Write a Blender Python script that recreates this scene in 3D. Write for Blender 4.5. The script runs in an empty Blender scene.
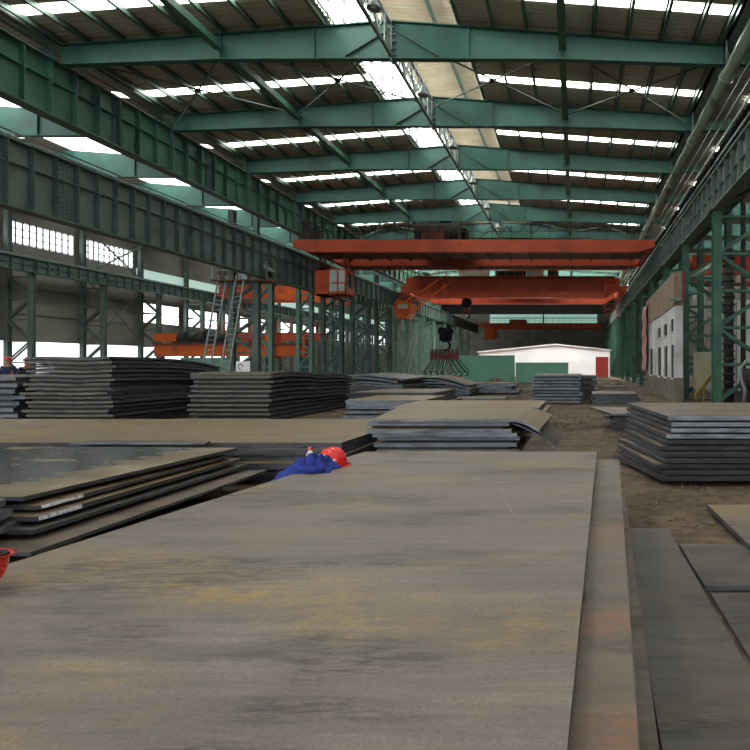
import bpy, math, random
from mathutils import Vector, Matrix
random.seed(7)
S = bpy.context.scene
C = S.collection
EYE = 1.65
# ------------------------------------------------------------------ camera, world, exposure
cam = bpy.data.cameras.new('camera'); cam_o = bpy.data.objects.new('camera', cam); C.objects.link(cam_o)
cam_o.location = (0, 0, EYE); cam_o.rotation_euler = (math.pi/2, 0, 0)
cam.sensor_width = 36; cam.lens = 594/750*36
cam.shift_x = -200/750; cam.shift_y = -11/750
cam.clip_start = .05; cam.clip_end = 600
S.camera = cam_o
S.view_settings.view_transform = 'Standard'; S.view_settings.look = 'None'
S.view_settings.gamma = 1; S.view_settings.use_curve_mapping = False
S.view_settings.exposure = 0.62
S.cycles.use_denoising = True
S.cycles.max_bounces = 6; S.cycles.diffuse_bounces = 4; S.cycles.sample_clamp_indirect = 6
W = bpy.data.worlds.new('overcast_sky'); S.world = W; W.use_nodes = True
W.node_tree.nodes['Background'].inputs[0].default_value = (.90, .95, 1, 1)
W.node_tree.nodes['Background'].inputs[1].default_value = 1.5
SKY_L = 9.0     # brightness of the translucent roof strips in daylight
SKY_C = (.97, 1.0, .97)

# ------------------------------------------------------------------ materials
def lin(h):
    h = h.lstrip('#'); out = []
    for i in (0, 2, 4):
        c = int(h[i:i+2], 16)/255
        out.append(c/12.92 if c <= .04045 else ((c+.055)/1.055)**2.4)
    return (*out, 1)
def mat(name, c1, c2=None, scale=2.0, rough=.7, metal=0, bump=0, bscale=20, detail=6, lo=.35, hi=.65, c3=None, s3=1.0, lo3=.55, hi3=.7, stretch=(1,1,1), rough2=None, spec=.4):
    m = bpy.data.materials.new(name); m.use_nodes = True
    nt = m.node_tree; N = nt.nodes; L = nt.links; b = N['Principled BSDF']
    b.inputs['Roughness'].default_value = rough; b.inputs['Metallic'].default_value = metal
    b.inputs['Specular IOR Level'].default_value = spec
    tc = N.new('ShaderNodeTexCoord'); mp = N.new('ShaderNodeMapping'); L.new(tc.outputs['Object'], mp.inputs[0])
    mp.inputs['Scale'].default_value = stretch
    oi = N.new('ShaderNodeObjectInfo')
    def noise(sc, w=0):
        n = N.new('ShaderNodeTexNoise'); n.noise_dimensions = '4D'; n.inputs['Scale'].default_value = sc; n.inputs['Detail'].default_value = detail
        mm = N.new('ShaderNodeMath'); mm.operation = 'MULTIPLY_ADD'; mm.inputs[1].default_value = 37; mm.inputs[2].default_value = w
        L.new(oi.outputs['Random'], mm.inputs[0]); L.new(mm.outputs[0], n.inputs['W'])
        L.new(mp.outputs[0], n.inputs['Vector']); return n
    def ramp(n, a, z, ca, cz):
        r = N.new('ShaderNodeValToRGB'); L.new(n.outputs[0], r.inputs[0])
        r.color_ramp.elements[0].position = a; r.color_ramp.elements[1].position = z
        r.color_ramp.elements[0].color = ca; r.color_ramp.elements[1].color = cz; return r
    if c2 is None: b.inputs['Base Color'].default_value = lin(c1)
    else:
        r = ramp(noise(scale), lo, hi, lin(c1), lin(c2)); col = r.outputs[0]
        if c3:
            f = ramp(noise(s3, 5), lo3, hi3, (0,0,0,1), (1,1,1,1))
            mx = N.new('ShaderNodeMix'); mx.data_type = 'RGBA'
            L.new(f.outputs[0], mx.inputs[0]); L.new(col, mx.inputs[6]); mx.inputs[7].default_value = lin(c3); col = mx.outputs[2]
        L.new(col, b.inputs['Base Color'])
    if rough2 is not None:
        r = ramp(noise(scale*.7, 9), .4, .6, (rough,)*3+(1,), (rough2,)*3+(1,)); L.new(r.outputs[0], b.inputs['Roughness'])
    if bump:
        bp = N.new('ShaderNodeBump'); bp.inputs['Strength'].default_value = bump; bp.inputs['Distance'].default_value = .02
        L.new(noise(bscale, 3).outputs[0], bp.inputs['Height']); L.new(bp.outputs[0], b.inputs['Normal'])
    return m
def emit(name, col, st):
    m = bpy.data.materials.new(name); m.use_nodes = True; b = m.node_tree.nodes['Principled BSDF']
    b.inputs['Base Color'].default_value = (.8,.8,.8,1); b.inputs['Roughness'].default_value = .6
    b.inputs['Emission Color'].default_value = (*col, 1); b.inputs['Emission Strength'].default_value = st
    return m
M = {
 'teal': mat('teal_paint', '#2c5a50', '#35665a', 1.2, .5, bump=.1, c3='#27473f', s3=.6),
 'green': mat('green_paint', '#38614f', '#46705d', 1.5, .55, bump=.1, c3='#2b4a3e', s3=.7),
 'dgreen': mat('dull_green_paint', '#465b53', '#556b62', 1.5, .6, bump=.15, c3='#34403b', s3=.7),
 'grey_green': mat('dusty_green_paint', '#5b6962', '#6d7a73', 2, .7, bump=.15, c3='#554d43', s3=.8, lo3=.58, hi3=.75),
 'hazy_green': mat('haze_tinted_green', '#5f7f73', '#708f83', 2, .7, bump=.1),  # distance haze put into the colour of the farther columns
 'col_green': mat('column_green_paint', '#355a4b', '#426a58', 2, .5, bump=.1, c3='#24443a', s3=1),
 'purlin': mat('purlin_paint', '#4a5f54', '#627566', 2, .35, metal=.3),
 'orange': mat('crane_orange', '#b84c2d', '#c65632', 1, .55, c3='#98422c', s3=.6, bump=.05),
 'orange_b': mat('crane_bright_orange', '#c45318', '#d5641f', 1, .55, c3='#9c4420', s3=.8),
 'orange_d': mat('crane_dark_red', '#5a2e24', '#70392a', 1.5, .7),
 'roof': mat('roof_sheet', '#bdb6a9', '#cbc4b7', .8, .75, c3='#9f988c', s3=.35, lo3=.45, hi3=.65, stretch=(1,.3,1)),
 'tan': mat('lantern_sheet', '#a3957c', '#b5a88f', 1, .8),
 'pale': emit('lantern_pale_glow', (.95, .92, .82), 1.2),  # pale lantern slope with a low glow of its own
 'sky': emit('daylit_translucent_sheet', SKY_C, SKY_L),
 'sky_soft': emit('dusty_translucent_sheet', SKY_C, 3.0),
 'white_win': emit('daylit_window', (.93, .97, 1), 2.0),
 'teal_win': emit('daylit_teal_sheet', (.40, .72, .60), .35),
 'floor': mat('packed_earth', '#54453a', '#78664f', 7, .95, bump=1, bscale=18, c3='#43372c', s3=1.1, stretch=(1,1,1), lo3=.45, hi3=.7),
 'edge_placeholder': None,
 'edge': mat('cut_edge', '#666c72', '#8a929a', 9, .5, metal=.3, bump=.2, bscale=40, c3='#3e4043', s3=4, stretch=(.4,.4,3)),
 'edge_o': mat('olive_cut_edge', '#5b5d52', '#75766a', 9, .6, bump=.2, bscale=40, c3='#45463e', s3=4, stretch=(.4,.4,3)),
 'edge_d': mat('dark_and_side_shade_edge', '#3a3c40', '#5e6166', 9, .5, metal=.2, bump=.2, bscale=40, stretch=(.4,.4,3)),
 'white': mat('whitewash', '#c4c4c2', '#dededc', 1.2, .85, c3='#9f9d96', s3=.7, lo3=.5, hi3=.75),
 'whitewall': mat('white_building_paint', '#f2f4f6', '#ffffff', .3, .8),
 'brown_base': mat('dirty_render', '#6f675c', '#857b6d', 2, .9, c3='#5a4d40', s3=1),
 'tanboard': mat('weathered_board', '#8b7866', '#9c8976', 1.5, .85),
 'siding': mat('grey_siding', '#77756c', '#8b8a82', .8, .8, c3='#625f56', s3=.35, stretch=(1,.3,1)),
 'greenwall': mat('green_site_wall', '#76b096', '#80bba1', .5, .8),
 'red': mat('red_door_paint', '#8c2a26', '#9a332c', 1, .6),
 'helmet': mat('glossy_red_plastic', '#d8201a', '#e02a20', 3, .15, spec=.6),
 'plastic_w': mat('white_plastic', '#e4e4e4', '#f0f0f0', 3, .4),
 'strap': mat('dark_webbing', '#1d1d20', '#2a2a2e', 8, .8),
 'blue': mat('blue_cotton', '#1b2d72', '#2a3f94', 14, .9, bump=.9, bscale=22),
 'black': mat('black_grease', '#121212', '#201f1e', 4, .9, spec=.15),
 'edge_black': mat('black_edge_and_gap_shade', '#232427', '#3a3c40', 9, .5, metal=.2, bump=.2, bscale=40, stretch=(.4,.4,3)),  # near-black edge; on set-back plates it paints the shade of the gaps
 'dark': mat('dark_sooty_steel', '#272826', '#3a3b38', 2, .8),
 'pipe': mat('pale_green_pipe', '#8b9c88', '#a0ad97', 2, .3, metal=.3, c3='#5c6355', s3=1),
 'galv': mat('galvanised_steel', '#7f8785', '#9aa3a0', 4, .4, metal=.5),
 'yellow': mat('yellow_rail_paint', '#a8913a', '#bfa444', 3, .6),
 'navy': mat('navy_workwear', '#232c44', '#2d3855', 5, .9),
 'skin': mat('skin', '#a8765a', '#b58466', 5, .6),
 'pink': mat('pink_sheet', '#c08a8c', '#d09a98', 2, .8, bump=.3, bscale=6),
 'cream': mat('cream_panel', '#a8a793', '#b8b7a2', 1, .8),
 'wood': mat('old_timber', '#6e5640', '#84694e', 6, .85, stretch=(1,.2,1)),
 'glass': mat('cab_glass', '#a9b5b2', '#c0cac6', 2, .1, spec=.8),
 'label_paint': mat('chalk_marking', '#a3a5aa', '#f2f4f6', 26, .8, lo=.38, hi=.48),
 'stone': mat('grey_rubble', '#6d6152', '#8c8171', 4, .95),
}
def steel(name, base, base2, ochre, dark, rough=.55, f_ochre=.6, f_dark=.62, spec=.35, rough_d=None, grain=.15, bk=9, bump=.12):
    m = bpy.data.materials.new(name); m.use_nodes = True; nt = m.node_tree; N = nt.nodes; L = nt.links; b = N['Principled BSDF']
    b.inputs['Specular IOR Level'].default_value = spec
    tc = N.new('ShaderNodeTexCoord'); oi = N.new('ShaderNodeObjectInfo')
    def noise(sx, sy, sc, w, det=8, rg=.6, dist=0):
        mp = N.new('ShaderNodeMapping'); mp.inputs['Scale'].default_value = (sx, sy, 1); L.new(tc.outputs['Object'], mp.inputs[0])
        n = N.new('ShaderNodeTexNoise'); n.noise_dimensions = '4D'; n.inputs['Scale'].default_value = sc; n.inputs['Detail'].default_value = det; n.inputs['Roughness'].default_value = rg; n.inputs['Distortion'].default_value = dist
        mm = N.new('ShaderNodeMath'); mm.operation = 'MULTIPLY_ADD'; mm.inputs[1].default_value = 41; mm.inputs[2].default_value = w
        L.new(oi.outputs['Random'], mm.inputs[0]); L.new(mm.outputs[0], n.inputs['W']); L.new(mp.outputs[0], n.inputs['Vector']); return n.outputs[0]
    def rng(v, a, z, lo=0, hi=1):
        r = N.new('ShaderNodeMapRange'); r.inputs[1].default_value = a; r.inputs[2].default_value = z; r.inputs[3].default_value = lo; r.inputs[4].default_value = hi; L.new(v, r.inputs[0]); return r.outputs[0]
    def mix(f, a, c, mode='MIX'):
        x = N.new('ShaderNodeMix'); x.data_type = 'RGBA'; x.blend_type = mode; L.new(f, x.inputs[0])
        for k, v in ((6, a), (7, c)):
            if isinstance(v, str): x.inputs[k].default_value = lin(v)
            else: L.new(v, x.inputs[k])
        return x.outputs[2]
    def mul(a, c):
        x = N.new('ShaderNodeMath'); x.operation = 'MULTIPLY'; L.new(a, x.inputs[0]); L.new(c, x.inputs[1]); return x.outputs[0]
    col = mix(rng(noise(.6, 2.2, 1.3, 0), .35, .65), base, base2)
    streak = rng(noise(.5, 9, 1.6, 3, 10, .7, .3), .42, .62); col = mix(rng(streak, 0, 1, 0, .5), col, dark)
    oc = mul(rng(noise(.8, 1.5, 1.2, 7, 3, .5), f_ochre-.1, f_ochre+.08), rng(noise(1, 2.5, bk, 9, 8, .75), .4, .6)); col = mix(oc, col, ochre)
    dk = mul(rng(noise(.5, 1.6, 1.7, 13, 4, .5), f_dark-.04, f_dark+.06), rng(noise(.5, 3, 12, 15, 8, .8), .42, .58)); col = mix(rng(dk, 0, 1, 0, .95), col, dark)
    g = rng(noise(1, 1, 90, 20, 4, .8), .3, .7, 1-grain, 1+grain)
    x = N.new('ShaderNodeVectorMath'); x.operation = 'SCALE'; L.new(col, x.inputs[0]); L.new(g, x.inputs['Scale'])
    L.new(x.outputs[0], b.inputs['Base Color'])
    L.new(rng(streak, 0, 1, rough, rough_d if rough_d is not None else rough-.1), b.inputs['Roughness'])
    bp = N.new('ShaderNodeBump'); bp.inputs['Strength'].default_value = bump; bp.inputs['Distance'].default_value = .01
    L.new(noise(1, 1, 14, 30, 8, .7), bp.inputs['Height']); L.new(bp.outputs[0], b.inputs['Normal'])
    return m
M.pop('edge_placeholder')
M['plate'] = steel('mill_scale_plate', '#766b63', '#85796f', '#98804a', '#473f3b', f_dark=.54, f_ochre=.58, grain=.3)
M['plate_b'] = steel('rusty_brown_plate', '#7a6850', '#8c7a60', '#8f7440', '#554a3d', f_ochre=.55)
M['plate_r'] = steel('rust_streaked_plate', '#6f6458', '#7d7163', '#96592c', '#4a4038', f_ochre=.62, f_dark=.54, grain=.2)
M['plate_d'] = steel('dark_plate', '#58524c', '#69625a', '#6b5a48', '#38342f', f_dark=.55)
M['plate_w'] = steel('oily_plate', '#30322a', '#45463a', '#7e7660', '#292a24', rough=.4, rough_d=.22, f_ochre=.52, spec=.35, bk=3, bump=.03)
def wet_plate():
    m = steel('oily_plate', '#75664f', '#877659', '#a59c84', '#4f4536', rough=.5, bump=.03)
    nt = m.node_tree; N = nt.nodes; L = nt.links; b = N['Principled BSDF']
    col = b.inputs['Base Color'].links[0].from_socket; rg = b.inputs['Roughness'].links[0].from_socket
    tc = N.new('ShaderNodeTexCoord'); sx = N.new('ShaderNodeSeparateXYZ'); L.new(tc.outputs['Object'], sx.inputs[0])
    def rng(v, a, z, lo=0, hi=1):
        r = N.new('ShaderNodeMapRange'); r.inputs[1].default_value = a; r.inputs[2].default_value = z; r.inputs[3].default_value = lo; r.inputs[4].default_value = hi; L.new(v, r.inputs[0]); return r.outputs[0]
    def mth(op, a, c):
        x = N.new('ShaderNodeMath'); x.operation = op
        for k, v in ((0, a), (1, c)):
            if isinstance(v, (int, float)): x.inputs[k].default_value = v
            else: L.new(v, x.inputs[k])
        return x.outputs[0]
    mp = N.new('ShaderNodeMapping'); mp.inputs['Scale'].default_value = (.6, 2.6, 1); L.new(tc.outputs['Object'], mp.inputs[0])
    n = N.new('ShaderNodeTexNoise'); n.inputs['Scale'].default_value = 1.6; n.inputs['Detail'].default_value = 4; n.inputs['Distortion'].default_value = .4; L.new(mp.outputs[0], n.inputs['Vector'])
    edge = mth('MULTIPLY', rng(sx.outputs['X'], 2.55, 1.7), rng(sx.outputs['Y'], -1.6, -1.0))
    mask = rng(mth('ADD', n.outputs[0], mth('MULTIPLY', edge, .46)), .76, .88)
    x = N.new('ShaderNodeMix'); x.data_type = 'RGBA'; L.new(mask, x.inputs[0]); L.new(col, x.inputs[6]); x.inputs[7].default_value = lin('#2b2e28'); L.new(x.outputs[2], b.inputs['Base Color'])
    y = N.new('ShaderNodeMix'); L.new(mask, y.inputs[0]); L.new(rg, y.inputs[2]); y.inputs[3].default_value = .2; L.new(y.outputs[0], b.inputs['Roughness'])
    return m
M['plate_w'] = wet_plate()
# ------------------------------------------------------------------ mesh builder
def wloc(o):
    v = Vector((0,0,0))
    while o is not None: v = v + o.location; o = o.parent
    return v
class MB:
    def __init__(s): s.v = []; s.f = []; s.mi = []
    def add(s, vs, fs, mi=0):
        n = len(s.v); s.v += [tuple(p) for p in vs]
        for f in fs: s.f.append(tuple(n+i for i in f)); s.mi.append(mi)
        return s
    def box(s, x0, x1, y0, y1, z0, z1, mi=0):
        return s.add([(x0,y0,z0),(x1,y0,z0),(x1,y1,z0),(x0,y1,z0),(x0,y0,z1),(x1,y0,z1),(x1,y1,z1),(x0,y1,z1)],
            [(0,3,2,1),(4,5,6,7),(0,1,5,4),(1,2,6,5),(2,3,7,6),(3,0,4,7)], mi)
    def beam(s, p, q, w, h, mi=0):
        p = Vector(p); q = Vector(q); d = (q-p).normalized()
        up = Vector((0,0,1)) if abs(d.z) < .95 else Vector((1,0,0))
        a = d.cross(up).normalized()*w/2; b = a.cross(d).normalized()*h/2
        vs = [p-a-b, p+a-b, p+a+b, p-a+b, q-a-b, q+a-b, q+a+b, q-a+b]
        return s.add(vs, [(0,1,2,3),(7,6,5,4),(0,4,5,1),(1,5,6,2),(2,6,7,3),(3,7,4,0)], mi)
    def tube(s, pts, r, n=8, mi=0):
        pts = [Vector(p) for p in pts]; rings = []
        for i, p in enumerate(pts):
            d = (pts[min(i+1, len(pts)-1)]-pts[max(i-1, 0)]).normalized()
            up = Vector((0,0,1)) if abs(d.z) < .9 else Vector((0,1,0))
            a = d.cross(up).normalized(); b = a.cross(d)
            rr = r[i] if isinstance(r, (list, tuple)) else r
            rings += [p+(a*math.cos(2*math.pi*k/n)+b*math.sin(2*math.pi*k/n))*rr for k in range(n)]
        fs = [(i*n+k, i*n+(k+1)%n, (i+1)*n+(k+1)%n, (i+1)*n+k) for i in range(len(pts)-1) for k in range(n)]
        fs += [tuple(range(n))[::-1], tuple((len(pts)-1)*n+k for k in range(n))]
        return s.add(rings, fs, mi)
    def prism_y(s, poly, y0, y1, mi=0):      # polygon in x,z
        n = len(poly)
        vs = [(x,y0,z) for x, z in poly]+[(x,y1,z) for x, z in poly]
        return s.add(vs, [tuple(range(n)), tuple(range(n, 2*n))[::-1]]+[(i, (i+1)%n, n+(i+1)%n, n+i) for i in range(n)], mi)
    def prism_z(s, poly, z0, z1, mi=0):
        n = len(poly)
        vs = [(x,y,z0) for x, y in poly]+[(x,y,z1) for x, y in poly]
        return s.add(vs, [tuple(range(n))[::-1], tuple(range(n, 2*n))]+[(i, (i+1)%n, n+(i+1)%n, n+i) for i in range(n)], mi)
    def lathe(s, c, prof, n=24, sy=1.0, mi=0, caps=False):
        vs = [(c[0]+r*math.cos(2*math.pi*k/n), c[1]+r*sy*math.sin(2*math.pi*k/n), c[2]+z) for r, z in prof for k in range(n)]
        fs = [(i*n+k, i*n+(k+1)%n, (i+1)*n+(k+1)%n, (i+1)*n+k) for i in range(len(prof)-1) for k in range(n)]
        if caps: fs += [tuple(range(n))[::-1], tuple((len(prof)-1)*n+k for k in range(n))]
        return s.add(vs, fs, mi)
    def rot(s, m, c, start=0):
        c = Vector(c)
        for i in range(start, len(s.v)): s.v[i] = tuple(m @ (Vector(s.v[i])-c) + c)
        return s
    def build(s, name, mats, parent=None, smooth=False, loc=None):
        if not isinstance(mats, (list, tuple)): mats = [mats]
        if parent is not None: org = wloc(parent)
        elif loc is not None: org = Vector(loc)
        else:
            xs = [p[0] for p in s.v]; ys = [p[1] for p in s.v]; zs = [p[2] for p in s.v]
            org = Vector(((min(xs)+max(xs))/2, (min(ys)+max(ys))/2, min(zs)))
        me = bpy.data.meshes.new(name)
        me.from_pydata([tuple(Vector(p)-org) for p in s.v], [], s.f)
        for m in mats: me.materials.append(M[m] if isinstance(m, str) else m)
        me.polygons.foreach_set('material_index', s.mi)
        if smooth: me.polygons.foreach_set('use_smooth', [True]*len(me.polygons))
        me.validate(); me.update()
        o = bpy.data.objects.new(name, me); C.objects.link(o)
        if parent is not None: o.parent = parent
        else: o.location = org
        return o
def tag(o, label, cat, group=None, kind=None):
    o['label'] = label; o['category'] = cat
    if group: o['group'] = group
    o['kind'] = kind or 'thing'
    return o
def struct(o, label=None):
    o['kind'] = 'structure'
    if label: o['label'] = label
    return o
def thing(name, label, cat, loc=(0,0,0), group=None):
    o = bpy.data.objects.new(name, None); C.objects.link(o); o.location = loc; o.empty_display_size = .3
    return tag(o, label, cat, group)
KIDS = {}
def kids(o): return [c for c in C.objects if c.parent == o]
def dup(o, dloc, label=None, group=None):
    r = o.copy(); C.objects.link(r); r.location = o.location + Vector(dloc)
    if label: r['label'] = label
    if group: r['group'] = group
    if o.name not in KIDS: KIDS[o.name] = [(c, kids(c)) for c in kids(o)]
    for c, gs in KIDS[o.name]:
        d = c.copy(); C.objects.link(d); d.parent = r
        for g in gs: e = g.copy(); C.objects.link(e); e.parent = d
    return r
ORD = ['first','second','third','fourth','fifth','sixth','seventh','eighth','ninth','tenth','eleventh','twelfth','thirteenth','fourteenth','fifteenth','sixteenth','seventeenth','eighteenth','nineteenth','twentieth','twenty-first','twenty-second','twenty-third','twenty-fourth','twenty-fifth','twenty-sixth','twenty-seventh','twenty-eighth','twenty-ninth','thirtieth','thirty-first','thirty-second','thirty-third','thirty-fourth','thirty-fifth','thirty-sixth']

# ------------------------------------------------------------------ dimensions
BAY = 6.1; R0 = 21.6                       # rafter r stands at y = R0 + r*BAY
RX = -6.65; HALF = 12.05; XL = RX-HALF; XR = RX+HALF
def ry(i): return R0+i*BAY
Y0 = ry(-6); Y1 = ry(10)                   # hall from behind the camera to the dark partition
SL = .075
def roof_z(o): return 14.32-SL*abs(o)      # sheet height at offset o from the ridge

# ------------------------------------------------------------------ floor
b = MB(); b.box(-60, 40, -40, 140, -.3, 0)
struct(b.build('floor', 'floor', loc=(0,0,0)))

# ------------------------------------------------------------------ roof sheets (real corrugation) and daylight strips
def sheet(mb, x0, z0, x1, z1, y0, y1, mi=0, pitch=.25, amp=.05, thick=False):
    n = max(2, int((y1-y0)/(pitch/4))); n -= n % 2
    vs = []; fs = []
    for i in range(n+1):
        y = y0+(y1-y0)*i/n; k = i % 4; dz = amp if k in (1, 2) else 0
        vs += [(x0, y, z0+dz), (x1, y, z1+dz)]
    for i in range(n): fs.append((2*i, 2*i+1, 2*i+3, 2*i+2))
    mb.add(vs, fs, mi)
SW = .46
def strip_y(i): return ry(i)+4.35
roof = MB()
GLOW_BAYS = (7, 8)  # left unsheeted for glowing panes, added to brighten the white shed
for i in range(-6, 10):
    if i in GLOW_BAYS: continue
    ya = strip_y(i-1)+SW/2 if i > -6 else Y0
    if i == 9: ya = ry(9)
    yb = strip_y(i)-SW/2 if i < 9 else Y1
    for sgn in (-1, 1):
        sheet(roof, RX+sgn*2.3, roof_z(2.3), RX+sgn*12.3, roof_z(12.3), ya, yb)
struct(roof.build('ceiling', 'roof'))
wn = 0
for i in range(-6, 10):
    if i > 7: continue
    for sgn in (-1, 1):
        wn += 1; b = MB(); y = strip_y(i)
        if i == 7:
            y = (strip_y(6)+SW/2+ry(9))/2
        b.prism_y([(RX+sgn*2.35, roof_z(2.35)+.02), (RX+sgn*12.2, roof_z(12.2)+.02), (RX+sgn*12.2, roof_z(12.2)+.05), (RX+sgn*2.35, roof_z(2.35)+.05)], y-(SW/2 if i < 7 else y-strip_y(6)-SW/2), y+(SW/2 if i < 7 else ry(9)-y))
        struct(b.build('window_%d' % wn, 'sky'), 'bright translucent roof sheet among the daylight strips and added glowing bays')
# raised lantern along the ridge
LE = ry(5)
b = MB()
sheet(b, RX-1.45, 16.0, RX+2.7, 15.75, Y0, LE); struct(b.build('ceiling', 'tan'), 'tan underside of the raised ridge lantern')
b = MB(); sheet(b, RX-2.7, 15.85, RX-1.45, 16.0, Y0, LE); struct(b.build('ceiling', 'pale'), 'pale glowing slope of the raised ridge lantern')
b = MB(); sheet(b, RX-2.3, roof_z(2.3), RX, 14.4, LE, Y1); sheet(b, RX, 14.4, RX+2.3, roof_z(2.3), LE, Y1); struct(b.build('ceiling', 'roof'))
for k, sgn in enumerate((-1, 1)):
    b = MB(); x = RX+sgn*2.4
    b.box(x-.02, x+.02, Y0, LE, 14.3, 15.8)
    w = struct(b.build('window_%d' % (wn+1+k), 'sky' if sgn < 0 else 'white_win'), 'lantern glazing along the ridge')
    f = MB(); y = Y0; xi = x-sgn*.05
    while y < LE:
        f.box(xi-.04, xi+.04, y-.04, y+.04, 14.2, 15.85); y += BAY/4
    for z in (14.35, 15.0, 15.75): f.box(xi-.03, xi+.03, Y0, LE, z-.04, z+.04)
    f.build('window_frame', 'purlin', w)
b = MB(); b.box(RX-2.5, RX+2.5, LE, LE+.1, 14.1, 16.7); struct(b.build('wall_lantern_end', 'roof'))
b = MB(); b.box(RX-2.5, RX+2.5, Y0-.1, Y0, 14.1, 16.7); struct(b.build('wall_lantern_end', 'roof'))
for k, x in enumerate((XL-.3, XR+.3)):
    b = MB(); b.box(x-.3, x+.3, Y0, Y1, 13.17, 13.25); b.box(x-.3, x-.22, Y0, Y1, 13.17, 13.5); b.box(x+.12, x+.2, Y0, Y1, 13.17, 13.42)
    struct(b.build('trim_%d' % (k+2), 'galv'), 'eaves gutter')
# roofs of the aisle halls
LX = -28.6; LXL = -38.4
def lroof_z(x): return 14.0-.07*abs(x-LX)
b = MB()
def lsheets(y0, y1):
    sheet(b, LXL-.2, lroof_z(LXL), LX-.3, lroof_z(LX), y0, y1)
    sheet(b, LX+3.0, lroof_z(LX+3.0), XL-.25, lroof_z(XL), y0, y1)
LY1 = ry(17)
for i in range(-6, 17):
    lsheets(strip_y(i-1)+SW/2 if i > -6 else Y0, strip_y(i)-SW/2)
lsheets(strip_y(16)+SW/2, LY1)
struct(b.build('ceiling', 'roof'), 'corrugated roof over the parallel hall')
b = MB(); b.box(LX-.3, LX+3.0, Y0, LY1, 13.95, 14.0); struct(b.build('window_%d' % (wn+3), 'sky_soft'), 'long translucent roof light of the parallel hall')
b = MB()
for i in range(-6, 17):  # glowing cross strips added to light the parallel hall
    y = strip_y(i)
    b.prism_y([(LXL, lroof_z(LXL)+.03), (LX-.3, lroof_z(LX)+.03), (LX-.3, lroof_z(LX)+.06), (LXL, lroof_z(LXL)+.06)], y-SW/2, y+SW/2)
    b.prism_y([(LX+3, lroof_z(LX+3)+.03), (XL-.25, lroof_z(XL)+.03), (XL-.25, lroof_z(XL)+.06), (LX+3, lroof_z(LX+3)+.06)], y-SW/2, y+SW/2)
struct(b.build('window_%d' % (wn+4), 'sky_soft'))
b = MB(); sheet(b, XR+.3, 13.4, 17.5, 12.6, Y0, LY1); struct(b.build('ceiling', 'roof'))
for i in range(-4, 12):  # glowing roof strips added to lighten the dark aisle
    y = strip_y(i); b = MB(); b.prism_y([(7.6, 13.2), (17.2, 12.55), (17.2, 12.58), (7.6, 13.23)], y-SW/2, y+SW/2)
    struct(b.build('window_%d' % (100+i), 'sky'), 'added glowing strip across the aisle roof, lightening the aisle')
# far continuation of the main hall
b = MB(); sheet(b, XL, 13.4, RX, 14.3, Y1, LY1); sheet(b, RX, 14.3, XR, 13.4, Y1, LY1)
struct(b.build('ceiling', 'roof'))

# ------------------------------------------------------------------ walls
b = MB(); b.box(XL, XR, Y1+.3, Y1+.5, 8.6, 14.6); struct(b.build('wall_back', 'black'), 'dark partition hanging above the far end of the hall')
EW = LY1
b = MB(); b.box(-39, 18, EW, EW+.3, 0, 15); struct(b.build('wall_far', 'siding'))
b = MB(); b.box(XL+.8, XR-.8, EW-.3, EW-.05, 10.2, 12.4)
wf = struct(b.build('window_50', 'teal_win'), 'pale teal translucent band on the end wall')
b = MB(); b.box(RX-.15, RX+.15, EW-.4, EW-.3, 10.1, 12.5)
for z in (10.2, 11.3, 12.4): b.box(XL+.8, XR-.8, EW-.36, EW-.31, z-.06, z+.06)
b.build('window_frame', 'grey_green', wf)
# outer wall of the parallel hall: open below, siding, window band above
b = MB()
WX = -38.5
def siding(y0, y1, z0, z1): b.box(WX-.15, WX, y0, y1, z0, z1)
ys = []
siding(Y0, ry(17), 3.25, 9.9 if False else 5.4)
siding(Y0, ry(5), 5.4, 9.95); siding(Y0, LY1, 11.5, 13.6)
siding(ry(5), LY1, 7.1, 8.6); siding(ry(5), LY1, 10.1, 11.5)
for i in range(-6, 5): siding(ry(i)-.35, ry(i)+.45, 9.95, 11.5)
for i in range(5, 17): siding(ry(i)-(.45 if i > 5 else 0), ry(i)+.45, 5.4, 7.1)
siding(ry(5)-.35, ry(5), 9.95, 11.5)
siding(ry(8), LY1, 0, 3.25)
z = 3.3
for z in (3.3, 5.2, 7.1, 9.0): b.box(WX, WX+.12, Y0, ry(5), z-.08, z+.08)
struct(b.build('wall_left', 'siding'))
b = MB(); b.box(WX-.1, WX-.02, ry(5), LY1, 8.6, 10.1); struct(b.build('window_51', 'teal_win'), 'pale teal translucent band high on the side wall')
k = 60
for i in range(-2, 5):
    b = MB(); b.box(WX-.1, WX-.06, ry(i)+.45, ry(i+1)-.35, 9.95, 11.5); k += 1
    w = struct(b.build('window_%d' % k, 'white_win'), 'barred clerestory window')
    f = MB()
    for j in range(0, 11): yy = ry(i)+.45+j*.53; f.box(WX-.05, WX+.02, yy-.04, yy+.04, 9.95, 11.5)
    for z in (10.0, 10.5, 11.0, 11.45): f.box(WX-.05, WX, ry(i)+.45, ry(i+1)-.35, z-.03, z+.03)
    f.build('window_frame', 'grey_green', w)
for i in range(5, 13):
    b = MB(); b.box(WX-.1, WX-.06, ry(i)+.45, ry(i+1)-.45, 5.4, 7.1); k += 1
    w = struct(b.build('window_%d' % k, 'white_win'), 'wide pale window low on the side wall')
    f = MB(); f.box(WX-.05, WX, ry(i)+.45, ry(i+1)-.45, 6.2, 6.28); f.build('window_frame', 'grey_green', w)
# outer wall of the aisle on the other side
b = MB(); b.box(17.5, 17.8, Y0, LY1, 0, 13); struct(b.build('wall_right', 'siding'))

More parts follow.
